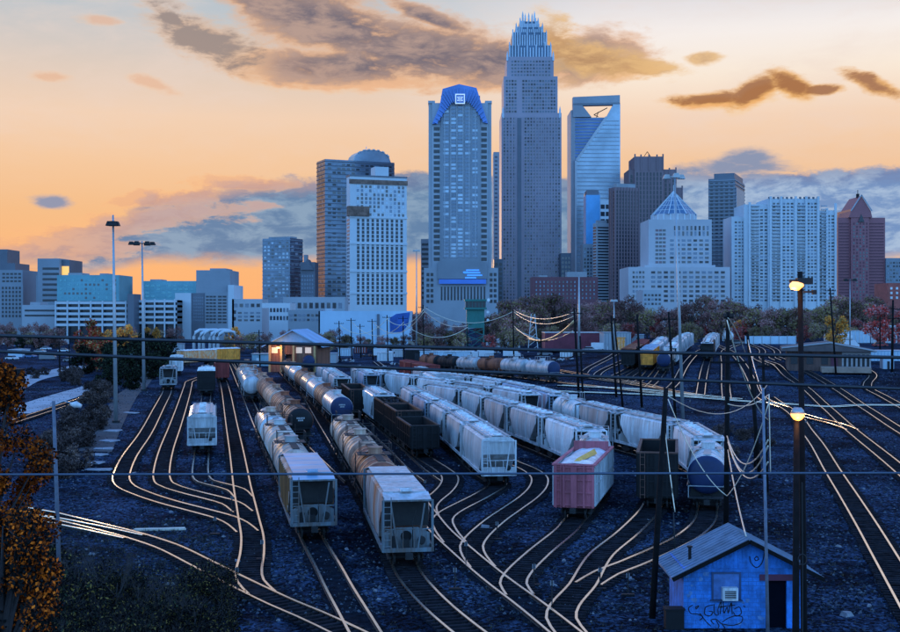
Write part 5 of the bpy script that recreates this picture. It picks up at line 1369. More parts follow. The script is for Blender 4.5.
def scribble(pts, wd=.045):
    b = MB(); s_ = spline([Vector((x, 0, z)) for x, z in pts], .05)
    vs = []
    for i, p in enumerate(s_):
        d_ = (s_[min(i + 1, len(s_) - 1)] - s_[max(i - 1, 0)]); d_.normalize(); n = Vector((-d_.z, 0, d_.x)) * wd / 2
        vs += [p + n, p - n]
    b.add([(v.x, -.014, v.z) for v in vs], [(2 * i, 2 * i + 1, 2 * i + 3, 2 * i + 2) for i in range(len(s_) - 1)]); return b
gb = MB()
for st_ in [[(.45, 1.15), (.25, 1.0), (.35, .75), (.7, .7), (.95, .55), (.8, .4)], [(.6, 1.05), (.75, 1.12), (.62, .95), (.6, 1.05)], [(.8, .75), (1.1, .35), (1.35, .1)], [(1.45, 1.15), (1.1, 1.05), (1.05, .7), (1.3, .62), (1.45, .8), (1.25, .85)],
            [(1.5, 1.2), (1.55, .7), (1.7, .65), (1.7, .95), (1.85, 1.3), (1.8, .7)], [(1.95, 1.35), (2.0, .75), (2.15, 1.05), (2.2, .75), (2.35, 1.25), (2.4, .7)], [(1.75, 1.05), (2.1, 1.1), (2.55, 1.15)],
            [(2.5, .95), (2.75, 1.05), (2.85, .75), (2.6, .6), (2.45, .8)], [(2.95, 1.1), (3.05, 1.05)], [(1.5, .2), (1.35, .4), (1.6, .45), (1.85, .25), (2.4, .15), (2.85, .3), (2.9, .55), (2.6, .62), (2.2, .5), (1.9, .3)],
            [(1.6, .4), (1.75, .1), (1.7, .02)], [(1.9, .2), (2.05, .02)],
            [(3.25, 3.55), (3.35, 3.2), (3.6, 3.0), (3.85, 3.2), (4.0, 3.75)], [(3.5, 3.45), (3.62, 3.55), (3.7, 3.4), (3.55, 3.35), (3.5, 3.45)]]:
    q = scribble(st_); o_ = len(gb.v); gb.v += q.v; gb.f += [tuple(i + o_ for i in f) for f in q.f]; gb.m += q.m
link('graffiti', gb.mesh('graffiti', m_black), hut)
b = MB(); b.box(0, .9, 0, .6, 0, .95); b.box(-.05, .95, -.05, .65, .95, 1.02); one('utility_box', b, m_black, 'dark utility box standing against the left side of the blue hut', 'box', (10.6, 58.9, 0))

# orange lit depot with blue gable roof
D0 = G(292, 372).y; s0 = F / D0
dep = thing('depot_shed', 'timber depot shed with blue gable roof and orange lit doorway at left of centre', 'shed', ((293 - CX) / s0, D0, 0), R(-6))
ww = 50 / s0 / 2; he = 7.6; hr = H - (329.5 - HZ) / s0
m_dp = mat('depot_boards', (.24, .10, .06), .75, 0, .35, .6, streak=True); m_br = mat('blue_roof_board', (.24, .40, .56), .6, 0, .2, .3)
b = MB(); b.box(-ww, -ww * .35, 0, .3, 0, he); b.box(-ww * .05, ww, 0, .3, 0, he); b.box(-ww * .35, -ww * .05, 0, .3, 4.6, he); b.box(-ww, -ww + .3, .3, 16, 0, he); b.box(ww - .3, ww, .3, 16, 0, he)
for i in range(20): b.box(-ww + .4 + i * ww * .1, -ww + .55 + i * ww * .1, -.06, 0, 4.7, he)
link('wall', b.mesh('wall', m_dp), dep)
b = MB(); b.prism([(-ww, he), (ww, he), (0, hr - .5)], .05, .35); link('gable', b.mesh('gable', m_br), dep)
for sg in (-1, 1):
    b = MB(); ex = sg * (ww + 1.6); ez = he - .9
    b.add([(ex, -1, ez), (0, -1, hr), (0, 17, hr), (ex, 17, ez), (ex, -1, ez - .3), (0, -1, hr - .3), (0, 17, hr - .3), (ex, 17, ez - .3)], [(0, 1, 2, 3), (4, 7, 6, 5), (0, 4, 5, 1), (1, 5, 6, 2), (2, 6, 7, 3), (3, 7, 4, 0)])
    link('roof', b.mesh('roof', m_br), dep)
b = MB(); b.box(-ww * .34, -ww * .06, 1.2, 1.3, 0, 4.55); link('door', b.mesh('door', m_black), dep)
for x in (-ww * .75, ww * .25, ww * .62):
    b = MB(); b.box(x - .8, x + .8, -.1, .0, 4.9, 6.4); f_ = link('window', b.mesh('window', mat('lit_window', (.9, .7, .5), .4, 0, .1, 1, emit=(1, .55, .25), es=.35)), dep)
for x in (-ww + .5, -ww * .45, ww * .05, ww - .6):
    b = MB(); b.box(x - .25, x + .25, -1.0, -.5, 0, he - .6); link('post', b.mesh('post', mat('depot_post', (.5, .3, .12), .7, 0, .2, 1)), dep)
lm = MB(); lm.box(-.35, .35, -1.5, -1.1, 6.2, 6.5); lm = link('wall_lamp', lm.mesh('wall_lamp', mat('lamp_glow', (1, .7, .3), .4, 0, .05, 1, emit=(1, .45, .1), es=14)), dep, (-ww * .55, 0, 0))
def lamp_light(name, loc, e, rad=.25, col=(1, .45, .12), parent=None):
    l = bpy.data.lights.new(name, 'POINT'); l.energy = e; l.color = col; l.shadow_soft_size = rad
    o = bpy.data.objects.new(name, l); COL.objects.link(o); o.location = loc
    if parent: o.parent = parent
    return o
lamp_light('depot_lamp_light', (0, -2.6, 5.6), 480, .3, parent=lm)
b = MB(); b.box(-3.2, 3.2, 0, 5, 0, 3.4); an = thing('site_hut', 'low blue-grey cabin at the left side of the gabled depot shed', 'cabin', tuple(G(263, 366))); link('wall', b.mesh('wall', mat('cabin_blue', (.28, .40, .46), .7, 0, .2, .4)), an)
b = MB(); b.box(-3.4, 3.4, -.3, 5.3, 3.4, 3.6); link('roof', b.mesh('roof', m_galv), an)
b = MB(); b.box(-1.9, -.7, -.08, 0, 0, 2.3); link('door', b.mesh('door', m_white), an)

# teal yard tower
f_tealt = mat('tower_green', (.015, .15, .13), .55, .1, .2, .4)
D1 = 430.0; s1 = F / D1; tw = thing('yard_tower', 'teal green control tower on legs with a wide glazed cabin, centre background', 'tower', ((475.5 - CX) / s1, D1, g(9, D1)))
zc = lambda py: H - (py - HZ) / s1 - g(9, D1)
b = MB(); b.box(-3.2, 3.2, 0, 6.4, zc(328), zc(309)); link('tower_shaft', b.mesh('tower_shaft', f_tealt), tw)
for sx in (-3.0, 3.0):
    for y in (.3, 6.1): bb = MB(); bb.box(sx - .2, sx + .2, y - .2, y + .2, 0, zc(328)); link('leg', bb.mesh('leg', f_tealt), tw)
b = MB()
for z in (1.0, zc(342), zc(335)):
    b.bar((-3, .1, z), (3, .1, z + 2.2), .18); b.bar((3, .1, z), (-3, .1, z + 2.2), .18)
for i in range(8): b.bar((-3 + i * .8, -.8, 1 + i * .7), (-2.2 + i * .8, -.8, 1.7 + i * .7), .2)
link('bracing', b.mesh('bracing', f_tealt), tw)
b = MB(); b.box(-4, 4, -1, 7.4, zc(309.5), zc(307.5)); b.box(-4, 4, -1, 7.4, zc(301.2), zc(299.3)); link('cabin', b.mesh('cabin', f_tealt), tw)
b = MB(); b.box(-3.6, 3.6, -.5, 7, zc(307.4), zc(301.3)); link('glazing', b.mesh('glazing', m_glassd), tw)
b = MB()
for i in range(7): b.box(-3.65 + i * 1.2, -3.5 + i * 1.2, -.62, -.5, zc(307.4), zc(301.3))
link('mullion', b.mesh('mullion', f_tealt), tw)
for (x, z, r_) in ((4.6, zc(300), .6), (4.4, zc(312), .5), (4.4, zc(320), .5)):
    bb = MB(); bb.tube([(x, -1.2, z), (x, -.9, z)], r_, 10); link('dish_antenna', bb.mesh('dish_antenna', m_white), tw)

# brown yard office with platform at the right
D2 = G(828, 371).y; s2 = F / D2; z2 = g((828 - CX) / s2, D2); yo = thing('yard_office', 'low brown yard office with overhanging roof and timber loading platform at right', 'building', ((806 - CX) / s2, D2, z2), R(-14))
b = MB(); b.box(-4, 7.5, 0, 12, 0, 4.4); link('wall', b.mesh('wall', mat('brown_boarding', (.13, .07, .06), .8, 0, .3, .6, streak=True)), yo)
b = MB(); b.box(7.5, 13.5, 0, 11, 0, 4.2); link('annex_wall', b.mesh('annex_wall', mat('pale_boarding', (.34, .32, .33), .8, 0, .2, 1)), yo)
b = MB()
for i in range(6): b.box(7.9 + i * .95, 8.4 + i * .95, -.05, 0, .5, 3.7)
link('shutter', b.mesh('shutter', m_steel), yo)
b = MB(); b.prism([(-5.2, 4.4), (14.6, 4.3), (14.6, 4.6), (5, 6.4), (-5.2, 5.2)], -1.6, 12.6); link('roof', b.mesh('roof', mat('brown_roof', (.12, .09, .09), .8, 0, .3, .3)), yo)
b = MB(); b.bar((-5.2, -1.7, 5.1), (5, -1.7, 6.3), .25); b.bar((5, -1.7, 6.3), (14.6, -1.7, 4.5), .25); link('eave_board', b.mesh('eave_board', f_conc), yo)
for x in (-2.5, .8, 3.9):
    b = MB(); b.box(x - .7, x + .7, -.08, 0, 1.5, 3.2); link('window', b.mesh('window', m_glassd), yo)
b = MB(); b.box(5.2, 6.6, -.08, 0, .9, 3.3); link('door', b.mesh('door', m_maroon if False else mat('maroon_paint', (.1, .02, .045))), yo)
b = MB(); b.box(3, 13, -6.5, -.2, 0, 1.1); link('platform', b.mesh('platform', mat('platform_boards', (.32, .22, .17), .85, 0, .3, .5)), yo)

# low buildings and containers of the middle distance
m_deb0 = mat('pale_scrap', (.4, .4, .42), .8, 0, .3, 2)
def boxthing(name, label, cat, px0, px1, py0, py1, dep_, m, trim=None, rz=0, group=None, ribs=0, roofm=None, door=False, gable=0):
    p = G((px0 + px1) / 2, py1); s_ = F / p.y; w_ = (px1 - px0) / s_; h_ = (py1 - py0) / s_
    t = thing(name, label, cat, (p.x, p.y, p.z), rz, group)
    b = MB(); b.box(-w_ / 2, w_ / 2, 0, dep_, 0, h_); link('wall' if cat in ('shed', 'building') else 'body', b.mesh('wall', m), t)
    if ribs:
        b = MB()
        for i in range(ribs):
            x = -w_ / 2 + w_ * (i + .5) / ribs; b.box(x - .12, x + .12, -.1, 0, .1, h_ - .1)
        link('side_ribs', b.mesh('side_ribs', trim or m), t)
    b = MB()
    if gable: b.prism([(-w_ / 2 - .3, h_), (w_ / 2 + .3, h_), (0, h_ + gable)], -.3, dep_ + .3)
    else: b.box(-w_ / 2 - .15, w_ / 2 + .15, -.15, dep_ + .15, h_, h_ + .2)
    link('roof', b.mesh('roof', roofm or trim or m), t)
    if door:
        b = MB(); b.box(-w_ * .12, w_ * .12, -.07, 0, 0, h_ * .7); link('door', b.mesh('door', m_glassd), t)
    return t
m_lb = mat('light_blue_panel', (.45, .58, .68), .5, 0, .12, .3); m_shed = mat('maroon_shed', (.20, .04, .06), .8, 0, .3, .3)
t = boxthing('trailer', 'long light blue trailer box standing broadside in front of the teal tower', 'trailer', 420, 474, 351.5, 361, 2.6, m_lb, m_white)
boxthing('shed', 'low maroon ribbed shed right of the white mast in the background', 'shed', 545, 601, 333, 351, 12, m_shed, m_shed, ribs=22, roofm=m_galv)
boxthing('shed', 'pale grey ribbed shed behind the far yard box cars', 'shed', 604, 631, 333, 350, 10, f_conc, f_mid, ribs=9)
boxthing('shed', 'dark shed with two pale doors left of the light blue trailer', 'shed', 405, 430, 350, 361, 8, m_black, f_dark, door=True)
boxthing('container', 'white container with sloping shadow left of the pale grey ribbed shed', 'container', 586, 603, 334, 349, 3, m_white, m_white, ribs=5)
boxthing('container', 'blue container lying beside the maroon shed', 'container', 542, 556, 344.5, 351.5, 2.6, m_lb, m_lb, ribs=6)
boxthing('container', 'orange patterned container end between grey shed and dark tracks', 'container', 616, 625, 338, 350, 4, c_gra, c_yel, ribs=3)
boxthing('container', 'pale box container behind the brown yard office', 'container', 845, 870, 331, 343, 3, m_lb, m_white, ribs=6)
boxthing('container', 'tall white container at right edge behind the blue skip', 'container', 871, 897, 326, 343, 3, f_white, m_white, ribs=7)
boxthing('container', 'long blue container at the right edge near the winding track', 'container', 863, 903, 351, 361, 3, m_lb, m_steelb, ribs=12)
boxthing('cabinet', 'white relay cabinet beside the brown yard office', 'cabinet', 836.5, 844, 357, 368, 1.6, f_conc, f_mid, door=True)
boxthing('cabinet', 'blue-grey relay cabinet under the right edge poles', 'cabinet', 883, 894, 358, 369, 2, m_lb, f_mid, door=True)
boxthing('shed', 'pale tan low shed right of the white lone hopper', 'shed', 408, 432, 341, 349, 10, mat('tan_wall', (.42, .33, .26), .8, 0, .2, .3), f_conc)
boxthing('shed', 'white windowless shed behind the teal tower legs', 'shed', 498, 520, 340, 350, 10, f_white, f_conc, gable=1.5)
boxthing('shed', 'grey shed among bare trees right of the depot', 'shed', 318, 336, 354, 363, 8, f_conc, f_mid, door=True)
boxthing('container', 'white box container behind the lone white hopper', 'container', 377, 393, 353, 361, 3, f_white, m_white, ribs=5)
boxthing('shed', 'blue-grey low shed among parked cars at far left', 'shed', 8, 22, 350, 357, 8, m_lb, f_conc)
boxthing('container', 'black container at the left edge above the autumn tree', 'container', -2, 20, 370, 382, 3, m_black, m_black, ribs=6)
mdl = [(300, 312, 352, 358, 'container', 'white box container between the gabled depot and the warehouse', m_white, 5), (338, 350, 349, 356, 'container', 'pale blue box container before the left part of the warehouse wall', m_lb, 5),
       (354, 366, 347, 353, 'container', 'rusty red container before the middle of the warehouse wall', c_red, 5), (392, 402, 350, 357, 'container', 'small white container left of the dark two door shed', m_white, 4),
       (436, 448, 339, 346, 'shed', 'pale shed half hidden by trees left of the teal tower', f_conc, 0), (452, 464, 342, 349, 'container', 'tan container just left of the teal tower legs', mat('tan_wall'  , (.42, .33, .26)), 4),
       (488, 498, 343, 350, 'container', 'light blue container right of the teal tower legs', m_lb, 4), (560, 572, 352, 357, 'container', 'low white container in front of the maroon shed', m_white, 4),
       (632, 644, 335, 343, 'shed', 'low grey shed behind the yellow ended box car', f_mid, 0), (652, 676, 331, 338, 'shed', 'long dusty red shed below the pyramid roofed building', mat('dusty_red', (.30, .12, .10), .9), 0),
       (690, 716, 330, 337, 'shed', 'long low brown shed beyond the far hoppers', mat('dusty_brown', (.25, .14, .11), .9), 0), (24, 44, 336, 342, 'shed', 'long pale shed behind the left car park', f_conc, 6),
       (50, 66, 338, 344, 'container', 'white container at the back right of the left car park', m_white, 5), (2, 16, 336, 342, 'container', 'grey container at the back left of the car park', f_mid, 4),
       (120, 136, 350, 358, 'shed', 'small blue-grey shed under the ochre trees by the light masts', m_lb, 0), (166, 184, 344, 352, 'shed', 'pale low shed left of the white bent pipes', f_conc, 5), (242, 256, 341, 348, 'shed', 'pale shed right of the white bent pipes', f_conc, 4)]
for (a, c_, p0, p1, nm_, lb, m_, rb_) in mdl: boxthing(nm_, lb, nm_, a, c_, p0, p1, 4, m_, f_conc if m_ is not f_conc else f_mid, ribs=rb_, rz=R(rnd.uniform(-12, 12)), door=(rb_ == 0))
for i, (px, py) in enumerate([(318, 367), (330, 361), (345, 362), (368, 357), (399, 365), (440, 352), (494, 354), (505, 361), (525, 361), (560, 361), (575, 355), (606, 353), (640, 346)]):
    p = G(px, py); b = MB(); rr = random.Random(i)
    for q in range(14):
        x, y = rr.uniform(-2.5, 2.5), rr.uniform(-1.5, 1.5); a = rr.uniform(0, 3.1); l = rr.uniform(.4, 1.6); b.cur = rr.randrange(3)
        b.bar((x, y, rr.uniform(.1, .6)), (x + l * math.cos(a), y + l * math.sin(a), rr.uniform(.1, 1.0)), rr.uniform(.15, .5))
    one('scrap_pile', b, [m_deb0, c_rdk, m_steel], 'low heap of scrap and timber between the yard tracks and sheds', 'scrap heap', tuple(p), group='low scrap heaps behind the tank car rows')
# tank trailer at the right
tt = thing('tank_trailer', 'white cylindrical tank trailer parked between the white containers at right', 'trailer', tuple(G(838, 346)))
b = MB(); b.tube([(-4.2, 0, 2.5), (-4, 0, 2.5), (4, 0, 2.5), (4.2, 0, 2.5)], [1.0, 1.3, 1.3, 1.0], 14); link('tank', b.mesh('tank', m_white, True), tt)
for x in (-3, 3):
    b = MB(); b.tube([(x, -1.2, .5), (x, 1.2, .5)], .5, 10); link('wheel', b.mesh('wheel', m_black), tt)
b = MB(); b.box(-4, 4, -.5, .5, .8, 1.2); link('chassis', b.mesh('chassis', m_steel), tt)
# low white wall at the end of the right fan
wl = thing('boundary_wall', 'long low pale blue wall closing the yard below the autumn trees at right', 'wall', tuple(G(745, 344)))
b = MB(); b.box(0, 17, 0, .4, 0, 2.6); link('wall_panel', b.mesh('wall_panel', m_lb), wl)
b = MB()
for i in range(7): b.box(i * 2.8 - .1, i * 2.8 + .15, -.12, 0, 0, 2.75)
link('wall_pier', b.mesh('wall_pier', f_conc), wl)
# bent white pipes
pr = thing('pipe_rack', 'row of tall white bent pipes like arches behind the graffiti covered car', 'pipes', tuple(G(195, 357)))
sp_ = F / pr.location.y
for i, px in enumerate((194, 199.5, 203.5, 210, 214, 218)):
    x = (px - 195) / sp_; b = MB(); zt = (357 - 330 - (i % 2) * 1.5) / sp_ 
    b.tube([(x, 0, 0), (x, 0, zt * .75), (x + .5, .3, zt * .92), (x + 1.8, 1, zt), (x + 4, 2.4, zt), (x + 5, 3, zt * .97), (x + 5.4, 3.4, zt * .8)], .55, 10)
    link('pipe', b.mesh('pipe', f_white, True), pr)
# white lattice mast
wm = thing('lattice_mast', 'white slanting lattice hoist mast beside the maroon shed', 'mast', tuple(G(533, 352)))
b = MB()
for x in (-1.6, 1.6): b.bar((x, 0, 0), (x * .35, 0, 12), .22)
for i in range(6): b.bar((-1.5 + i * .2, 0, i * 2), (1.3 - i * .2, 0, i * 2 + 1.8), .14)
b.bar((-3.2, 0, 6), (2.2, 0, 4), .2)
link('mast_frame', b.mesh('mast_frame', m_white), wm)

# ---------------------------------------------------------------- vehicles
VC = {}
def vehicle(label, px, py, kind='car', m=None, rz=0, group=None):
    p = G(px, py); t = thing('parked_' + kind, label, kind, tuple(p), R(rz), group)
    Ld, hb, hc = {'car': (4.4, .85, 1.45), 'van': (5.2, 1.2, 2.2), 'truck': (7, 1.3, 3.2)}[kind]
    def body(b):
        if kind == 'car': b.prismx([(-Ld / 2, .35), (Ld / 2, .35), (Ld / 2, .8), (Ld / 2 - .9, .9), (Ld / 2 - 3.9, .92), (-Ld / 2, .8)], -.88, .88)
        elif kind == 'van': b.prismx([(-Ld / 2, .35), (Ld / 2, .35), (Ld / 2, hc), (-Ld / 2 + 1.1, hc), (-Ld / 2 + .4, 1.25), (-Ld / 2, 1.1)], -.95, .95)
        else: b.box(-1.2, 1.2, -Ld / 2 + 2.2, Ld / 2, .9, hc); b.box(-1.1, 1.1, -Ld / 2, -Ld / 2 + 2, .5, 2.4)
    part('body', kind + m.name, body, m, t)
    def glass(b):
        if kind == 'car': b.prismx([(-1.3, .92), (1.75, .92), (1.25, hc), (-.6, hc)], -.76, .76)
        elif kind == 'van': b.prismx([(-Ld / 2 + .38, 1.32), (-Ld / 2 + 1.02, hc - .05), (-Ld / 2 + .98, hc - .05), (-Ld / 2 + .34, 1.32)], -.85, .85)
        else: b.box(-1.0, 1.0, -Ld / 2 - .03, -Ld / 2, 1.5, 2.2)
    part('windows', kind, glass, m_glassd, t)
    if kind == 'car': part('roof_panel', m.name, lambda b: b.box(-.7, .7, -.5, 1.15, hc, hc + .04), m, t)
    for sx in (-1, 1):
        for y in (-Ld * .3, Ld * .3):
            part('wheel', kind + str(sx), lambda b: b.tube([(sx * .7, 0, 0), (sx * .92, 0, 0)], .34, 10), m_black, t, (0, y, .34))
    return t
v_w = mat('car_white', (.6, .62, .65), .35, 0, .05, 1); v_b = mat('car_blue', (.08, .16, .32), .3, .2, .05, 1); v_g = mat('car_grey', (.2, .21, .23), .3, .3, .05, 1); v_r = mat('car_red', (.3, .03, .03), .35, 0, .05, 1)
vehicle('white van parked left of the pale grey ribbed shed', 601, 350.5, 'van', v_w, 60)
vehicle('pale car beside the blue container near the maroon shed', 590, 352, 'car', v_w, 75)
vehicle('white box truck behind the lone white hopper', 384, 358, 'truck', v_w, 70)
vehicle('white truck at the right end of the light blue trailer', 482, 359, 'truck', v_w, -80)
vehicle('white pickup-like van parked above the dark tank car row', 512, 357, 'van', v_w, 80)
vehicle('grey van in the rubble below the teal tower', 447, 346, 'van', v_g, 60)
vehicle('dark car on the strip near the white lattice mast', 545, 356, 'car', v_g, 85)
k_ = 0
for (px, py, kd, m, lb) in [(6, 345, 'car', v_w, 'white car at the far left edge of the car park'), (16, 347, 'car', v_b, 'blue car next to the leftmost white car in the car park'), (27, 344, 'van', v_w, 'white van in the back row of the left car park'), (38, 346, 'car', v_g, 'grey car in the left car park beside the white van'),
                            (46, 350, 'car', v_w, 'white car in the middle of the left car park'), (56, 346, 'van', v_b, 'blue van at the right of the left car park'), (64, 352, 'car', v_w, 'white car near the autumn red tree'), (30, 358, 'car', v_b, 'dark blue car in the front row of the left car park'),
                            (48, 360, 'van', v_g, 'grey van in the front row of the left car park'), (12, 360, 'car', v_w, 'white car at the front left beside the low blue shed'), (70, 362, 'car', v_g, 'grey car by the road bend below the red tree'), (20, 352, 'car', v_g, 'grey car behind the low blue shed'), (40, 353, 'car', v_w, 'pale car behind the grey front row van')]:
    vehicle(lb, px, py, kd, m, rnd.uniform(60, 110), 'vehicles in the car park at the far left')
for (px, py, kd, m, lb) in [(730, 342, 'van', v_w, 'white van left of the pale boundary wall'), (737, 344.5, 'car', v_g, 'grey car left of the pale boundary wall'), (758, 340, 'car', v_b, 'dark blue car in front of the trees beyond the wall'), (880, 347, 'car', v_r, 'red car by the right edge containers'), (850, 348, 'van', v_w, 'white van beside the tank trailer')]:
    vehicle(lb, px, py, kd, m, rnd.uniform(60, 110))

# ---------------------------------------------------------------- masts, poles, lamps, wires
def mast(label, px, py_base, py_top, head, r0=.32, topx=None, D=None, m=m_galv, cat='light mast'):
    p = G(px, py_base) if D is None else Vector(((px - CX) / F * D, D, 0)); s_ = F / p.y; h_ = (py_base - py_top) / s_ if D is None else (H + (HZ - py_top) / s_)
    t = thing('light_mast', label, cat, tuple(p)); dx = 0 if topx is None else (topx - px) / s_
    b = MB(); b.tube([(0, 0, 0), (dx * .5, 0, h_ * .5), (dx, 0, h_)], [r0, r0 * .75, r0 * .4], 10); link('mast_pole', b.mesh('mast_pole', m, True), t)
    b = MB(); b.tube([(0, 0, 0), (0, 0, .35)], r0 * 1.8, 10); link('base_plate', b.mesh('base_plate', m_steel), t)
    if head:
        n, rr, dz = head
        for i in range(n):
            a = 2 * math.pi * (i + .25) / n; x, y = rr * math.cos(a), rr * math.sin(a)
            b = MB(); b.bar((dx, 0, h_ - dz), (dx + x * .8, y * .8, h_ - dz + .15), .12); b.prism([(dx + x - .55, h_ - dz - .25), (dx + x + .55, h_ - dz - .25), (dx + x + .3, h_ - dz + .35), (dx + x - .3, h_ - dz + .35)], y - .45, y + .45)
            link('floodlight', b.mesh('floodlight', m_steel if n > 3 else m_galv), t)
    return t
mast('tallest light mast, pale blue grey with a small cross head, at left', 116, 423, 215, (4, .35, 1.2), .3, 113)
mast('tall light mast with a ring of six floodlights, right of the tallest one', 144, 391, 241, (6, 1.9, .5), .33, 142)
mast('slender light mast in front of the orange gap between hotel tower and crowned tower', 416.5, 356, 250, (3, 1.0, .3), .36)
mast('tall blue-grey light mast with bright double lamp in front of the pyramid roof', 683, 424, 174, (3, 1.15, .4), .26, 674.5)
mast('thin pale mast rising before the dark brick block', 579, 357, 277, None, .4)
mast('thin pale mast below the brown stepped tower', 614, 352, 300, (2, .8, .2), .26)
mast('small street light mast before the maroon tower', 850, 352, 279, (4, 1.6, .3), .2)

def pole(label, px, py_base, py_top, topx=None, r=.17, arms=(), D=None, m=m_wood, extra=None, cat='utility pole', nm='utility_pole'):
    if D is None: p = G(px, py_base); 
    else: x = (px - CX) / F * D; p = Vector((x, D, g(x, D)))
    s_ = F / p.y; zt = H - (py_top - HZ) / s_ - p.z; dx = 0 if topx is None else (topx - px) / s_
    t = thing(nm, label, cat, tuple(p))
    b = MB(); b.tube([(0, 0, -.2), (dx * .5, 0, zt * .5), (dx, 0, zt)], [r, r * .88, r * .7], 9); link('pole_shaft', b.mesh('pole_shaft', m, True), t)
    for (dz, L_, an) in arms:
        b = MB(); c_, s__ = math.cos(R(an)) * L_ / 2, math.sin(R(an)) * L_ / 2; q = zt - dz; xx = dx * q / zt
        b.bar((xx - c_, -s__ - r, q), (xx + c_, s__ - r, q), .12, .14); a_ = link('crossarm', b.mesh('crossarm', m), t)
        for u in (-.9, -.5, .5, .9):
            bb = MB(); bb.tube([(xx + c_ * u, s__ * u - r, q + .07), (xx + c_ * u, s__ * u - r, q + .3)], .06, 6); link('insulator', bb.mesh('insulator', m_steel), a_)
    return t, p, zt, dx
pole('leaning black pole in front of the black coal hopper', 652, 618, 388, 666, .17)
tp6 = pole('tall black pole with crossarm just left of the blue hut roof peak', 726, 530, 312, 728, .2, ((3.6, 2.6, 0), (.4, .7, 0)))
pole('dark leaning pole with small lamp between the right fan tracks', 760, 478, 334, 747.5, .2)
pole('dark pole close right of the leaning lamp pole', 767, 492, 357, 763, .17, ((.8, 1.2, 20),))
pole('short dark stub pole beside the service wires', 755, 470, 372, 755.5, .14)
pole('black pole rising above the tank car row, left of its twin', 579, 398, 308, 574, .24, ((1, 3.2, 25),))
pole('black pole at the right end of the side-on tank row', 583, 398, 336, 580, .2)
pole('thin black pole left of the very dark box car', 616.5, 397.5, 316, 611, .22, ((1.2, 3, 10),))
pole('thin leaning black pole beside the very dark box car', 623, 408, 318, 614, .18)
pole('black pole with dark knob in front of the yellow ended box car', 642, 408, 314, 637, .22, ((5.5, .9, 0),))
pole('black pole left of the blue-grey mast', 676, 424, 312, 668.5, .2, ((1, 2.2, 0),))
pole('thin dark pole above the brown yard office roof', 836, 375, 288, 830, .22, ((.6, 2.2, 0),))
pole('dark pole at the right edge beside the containers', 892, 372, 300, 893, .3, ((2, 3.6, 10), (4, 2.8, 10)))
pole('thin dark pole left of the right edge pole', 880, 352, 314, 880, .2)
for (px, b_, t_, lb) in [(424, 362, 305, 'dark pole left of the teal tower carrying a crossarm'), (468, 358, 322, 'dark pole in front of the teal tower legs'), (514, 366, 308, 'dark pole between teal tower and white mast'), (542, 372, 338, 'short dark pole above the side-on tank cars'),
                         (340, 362, 321, 'dark pole before the large pale blue warehouse wall'), (352, 360, 318, 'dark pole with crossarm before the pale blue warehouse wall'), (361, 358, 324, 'thin dark pole nearest the warehouse wall middle'), (373, 360, 319, 'dark pole left of the warehouse drain shaft'),
                         (388, 361, 315, 'dark pole just left of the blue mural'), (404, 362, 316, 'dark pole in front of the blue mural'), (60, 376, 341, 'dark pole by the road at left'), (70, 372, 344, 'second dark pole by the road at left, nearer the red tree'), (260, 366, 330, 'thin pole behind the low cabin left of the depot')]:
    pole(lb, px, b_, t_, px - 1, .22, ((.8, 3.0, rnd.uniform(-20, 20)),))
pole('grey tapered pole standing just in front of the blue hut', 768, 640, 388, 763, .085, (), m=mat('weathered_grey_pole', (.16, .18, .24), .8, 0, .3, 2))
pole('thin signal rod between leaning black pole and hut', 675.5, 560, 512, 673.5, .05, m=m_steel)

# near poles with sodium lamps
tl, p_, zt, dx = pole('thick black pole topped by a glowing orange street lamp at right', 806, 0, 271.5, 800, .115, (), D=38)
m_glow = mat('sodium_glass', (1, .7, .3), .3, 0, .05, 1, emit=(1, .30, .03), es=2.5)
b = MB(); b.box(-.12, .36, -.14, .14, -.06, .14); b.bar((-.1, 0, .04), (-.34, 0, .04), .1); hd = link('lamp_head', b.mesh('lamp_head', m_steel), tl, (dx - .05, -.2, zt - .35))
b = MB(); b.tube([(-.36, -.12, -.08), (-.3, -.12, -.1), (-.1, -.12, -.12), (.06, -.12, -.08)], [.05, .13, .14, .05], 12); link('lamp_glass', b.mesh('lamp_glass', m_glow, True), hd)
b = MB(); b.bar((.1, 0, -.3), (.42, 0, -.3), .06); b.box(.38, .5, -.06, .06, -.38, -.24); link('bracket', b.mesh('bracket', m_steel), hd)
lamp_light('street_lamp_light', (-.3, -.25, -.3), 30, .12, parent=hd)
tl, p_, zt, dx = pole('shorter black pole with round orange globe lamp beside the thick lamp pole', 795, 0, 417, 796.5, .125, (), D=37)
b = MB(); n = 12
lat = [(.02, .2), (.12, .19), (.19, .11), (.215, 0)]
b.tube([(0, 0, z) for q, z in reversed(lat)] , [q for q, z in reversed(lat)], 16); hd = link('lamp_hood', b.mesh('lamp_hood', m_galv, True), tl, (dx + .03, -.02, zt + .1))
b = MB(); b.tube([(0, 0, .02), (0, 0, -.08), (0, 0, -.17), (0, 0, -.22)], [.215, .2, .13, .03], 16); link('lamp_glass', b.mesh('lamp_glass', m_glow, True), hd)
lamp_light('globe_lamp_light', (-.05, -.3, -.3), 26, .12, parent=hd)
b = MB(); b.tube([(.2, -.1, 3), (.2, -.12, 8), (.19, -.1, zt - 2)], .02, 5); b.tube([(.2 + .1 * math.sin(a / 3) * (1 + a / 30), -.14, 8 + .16 * math.cos(a / 3)) for a in range(20)], .015, 5); link('conduit', b.mesh('conduit', m_steel), tl)
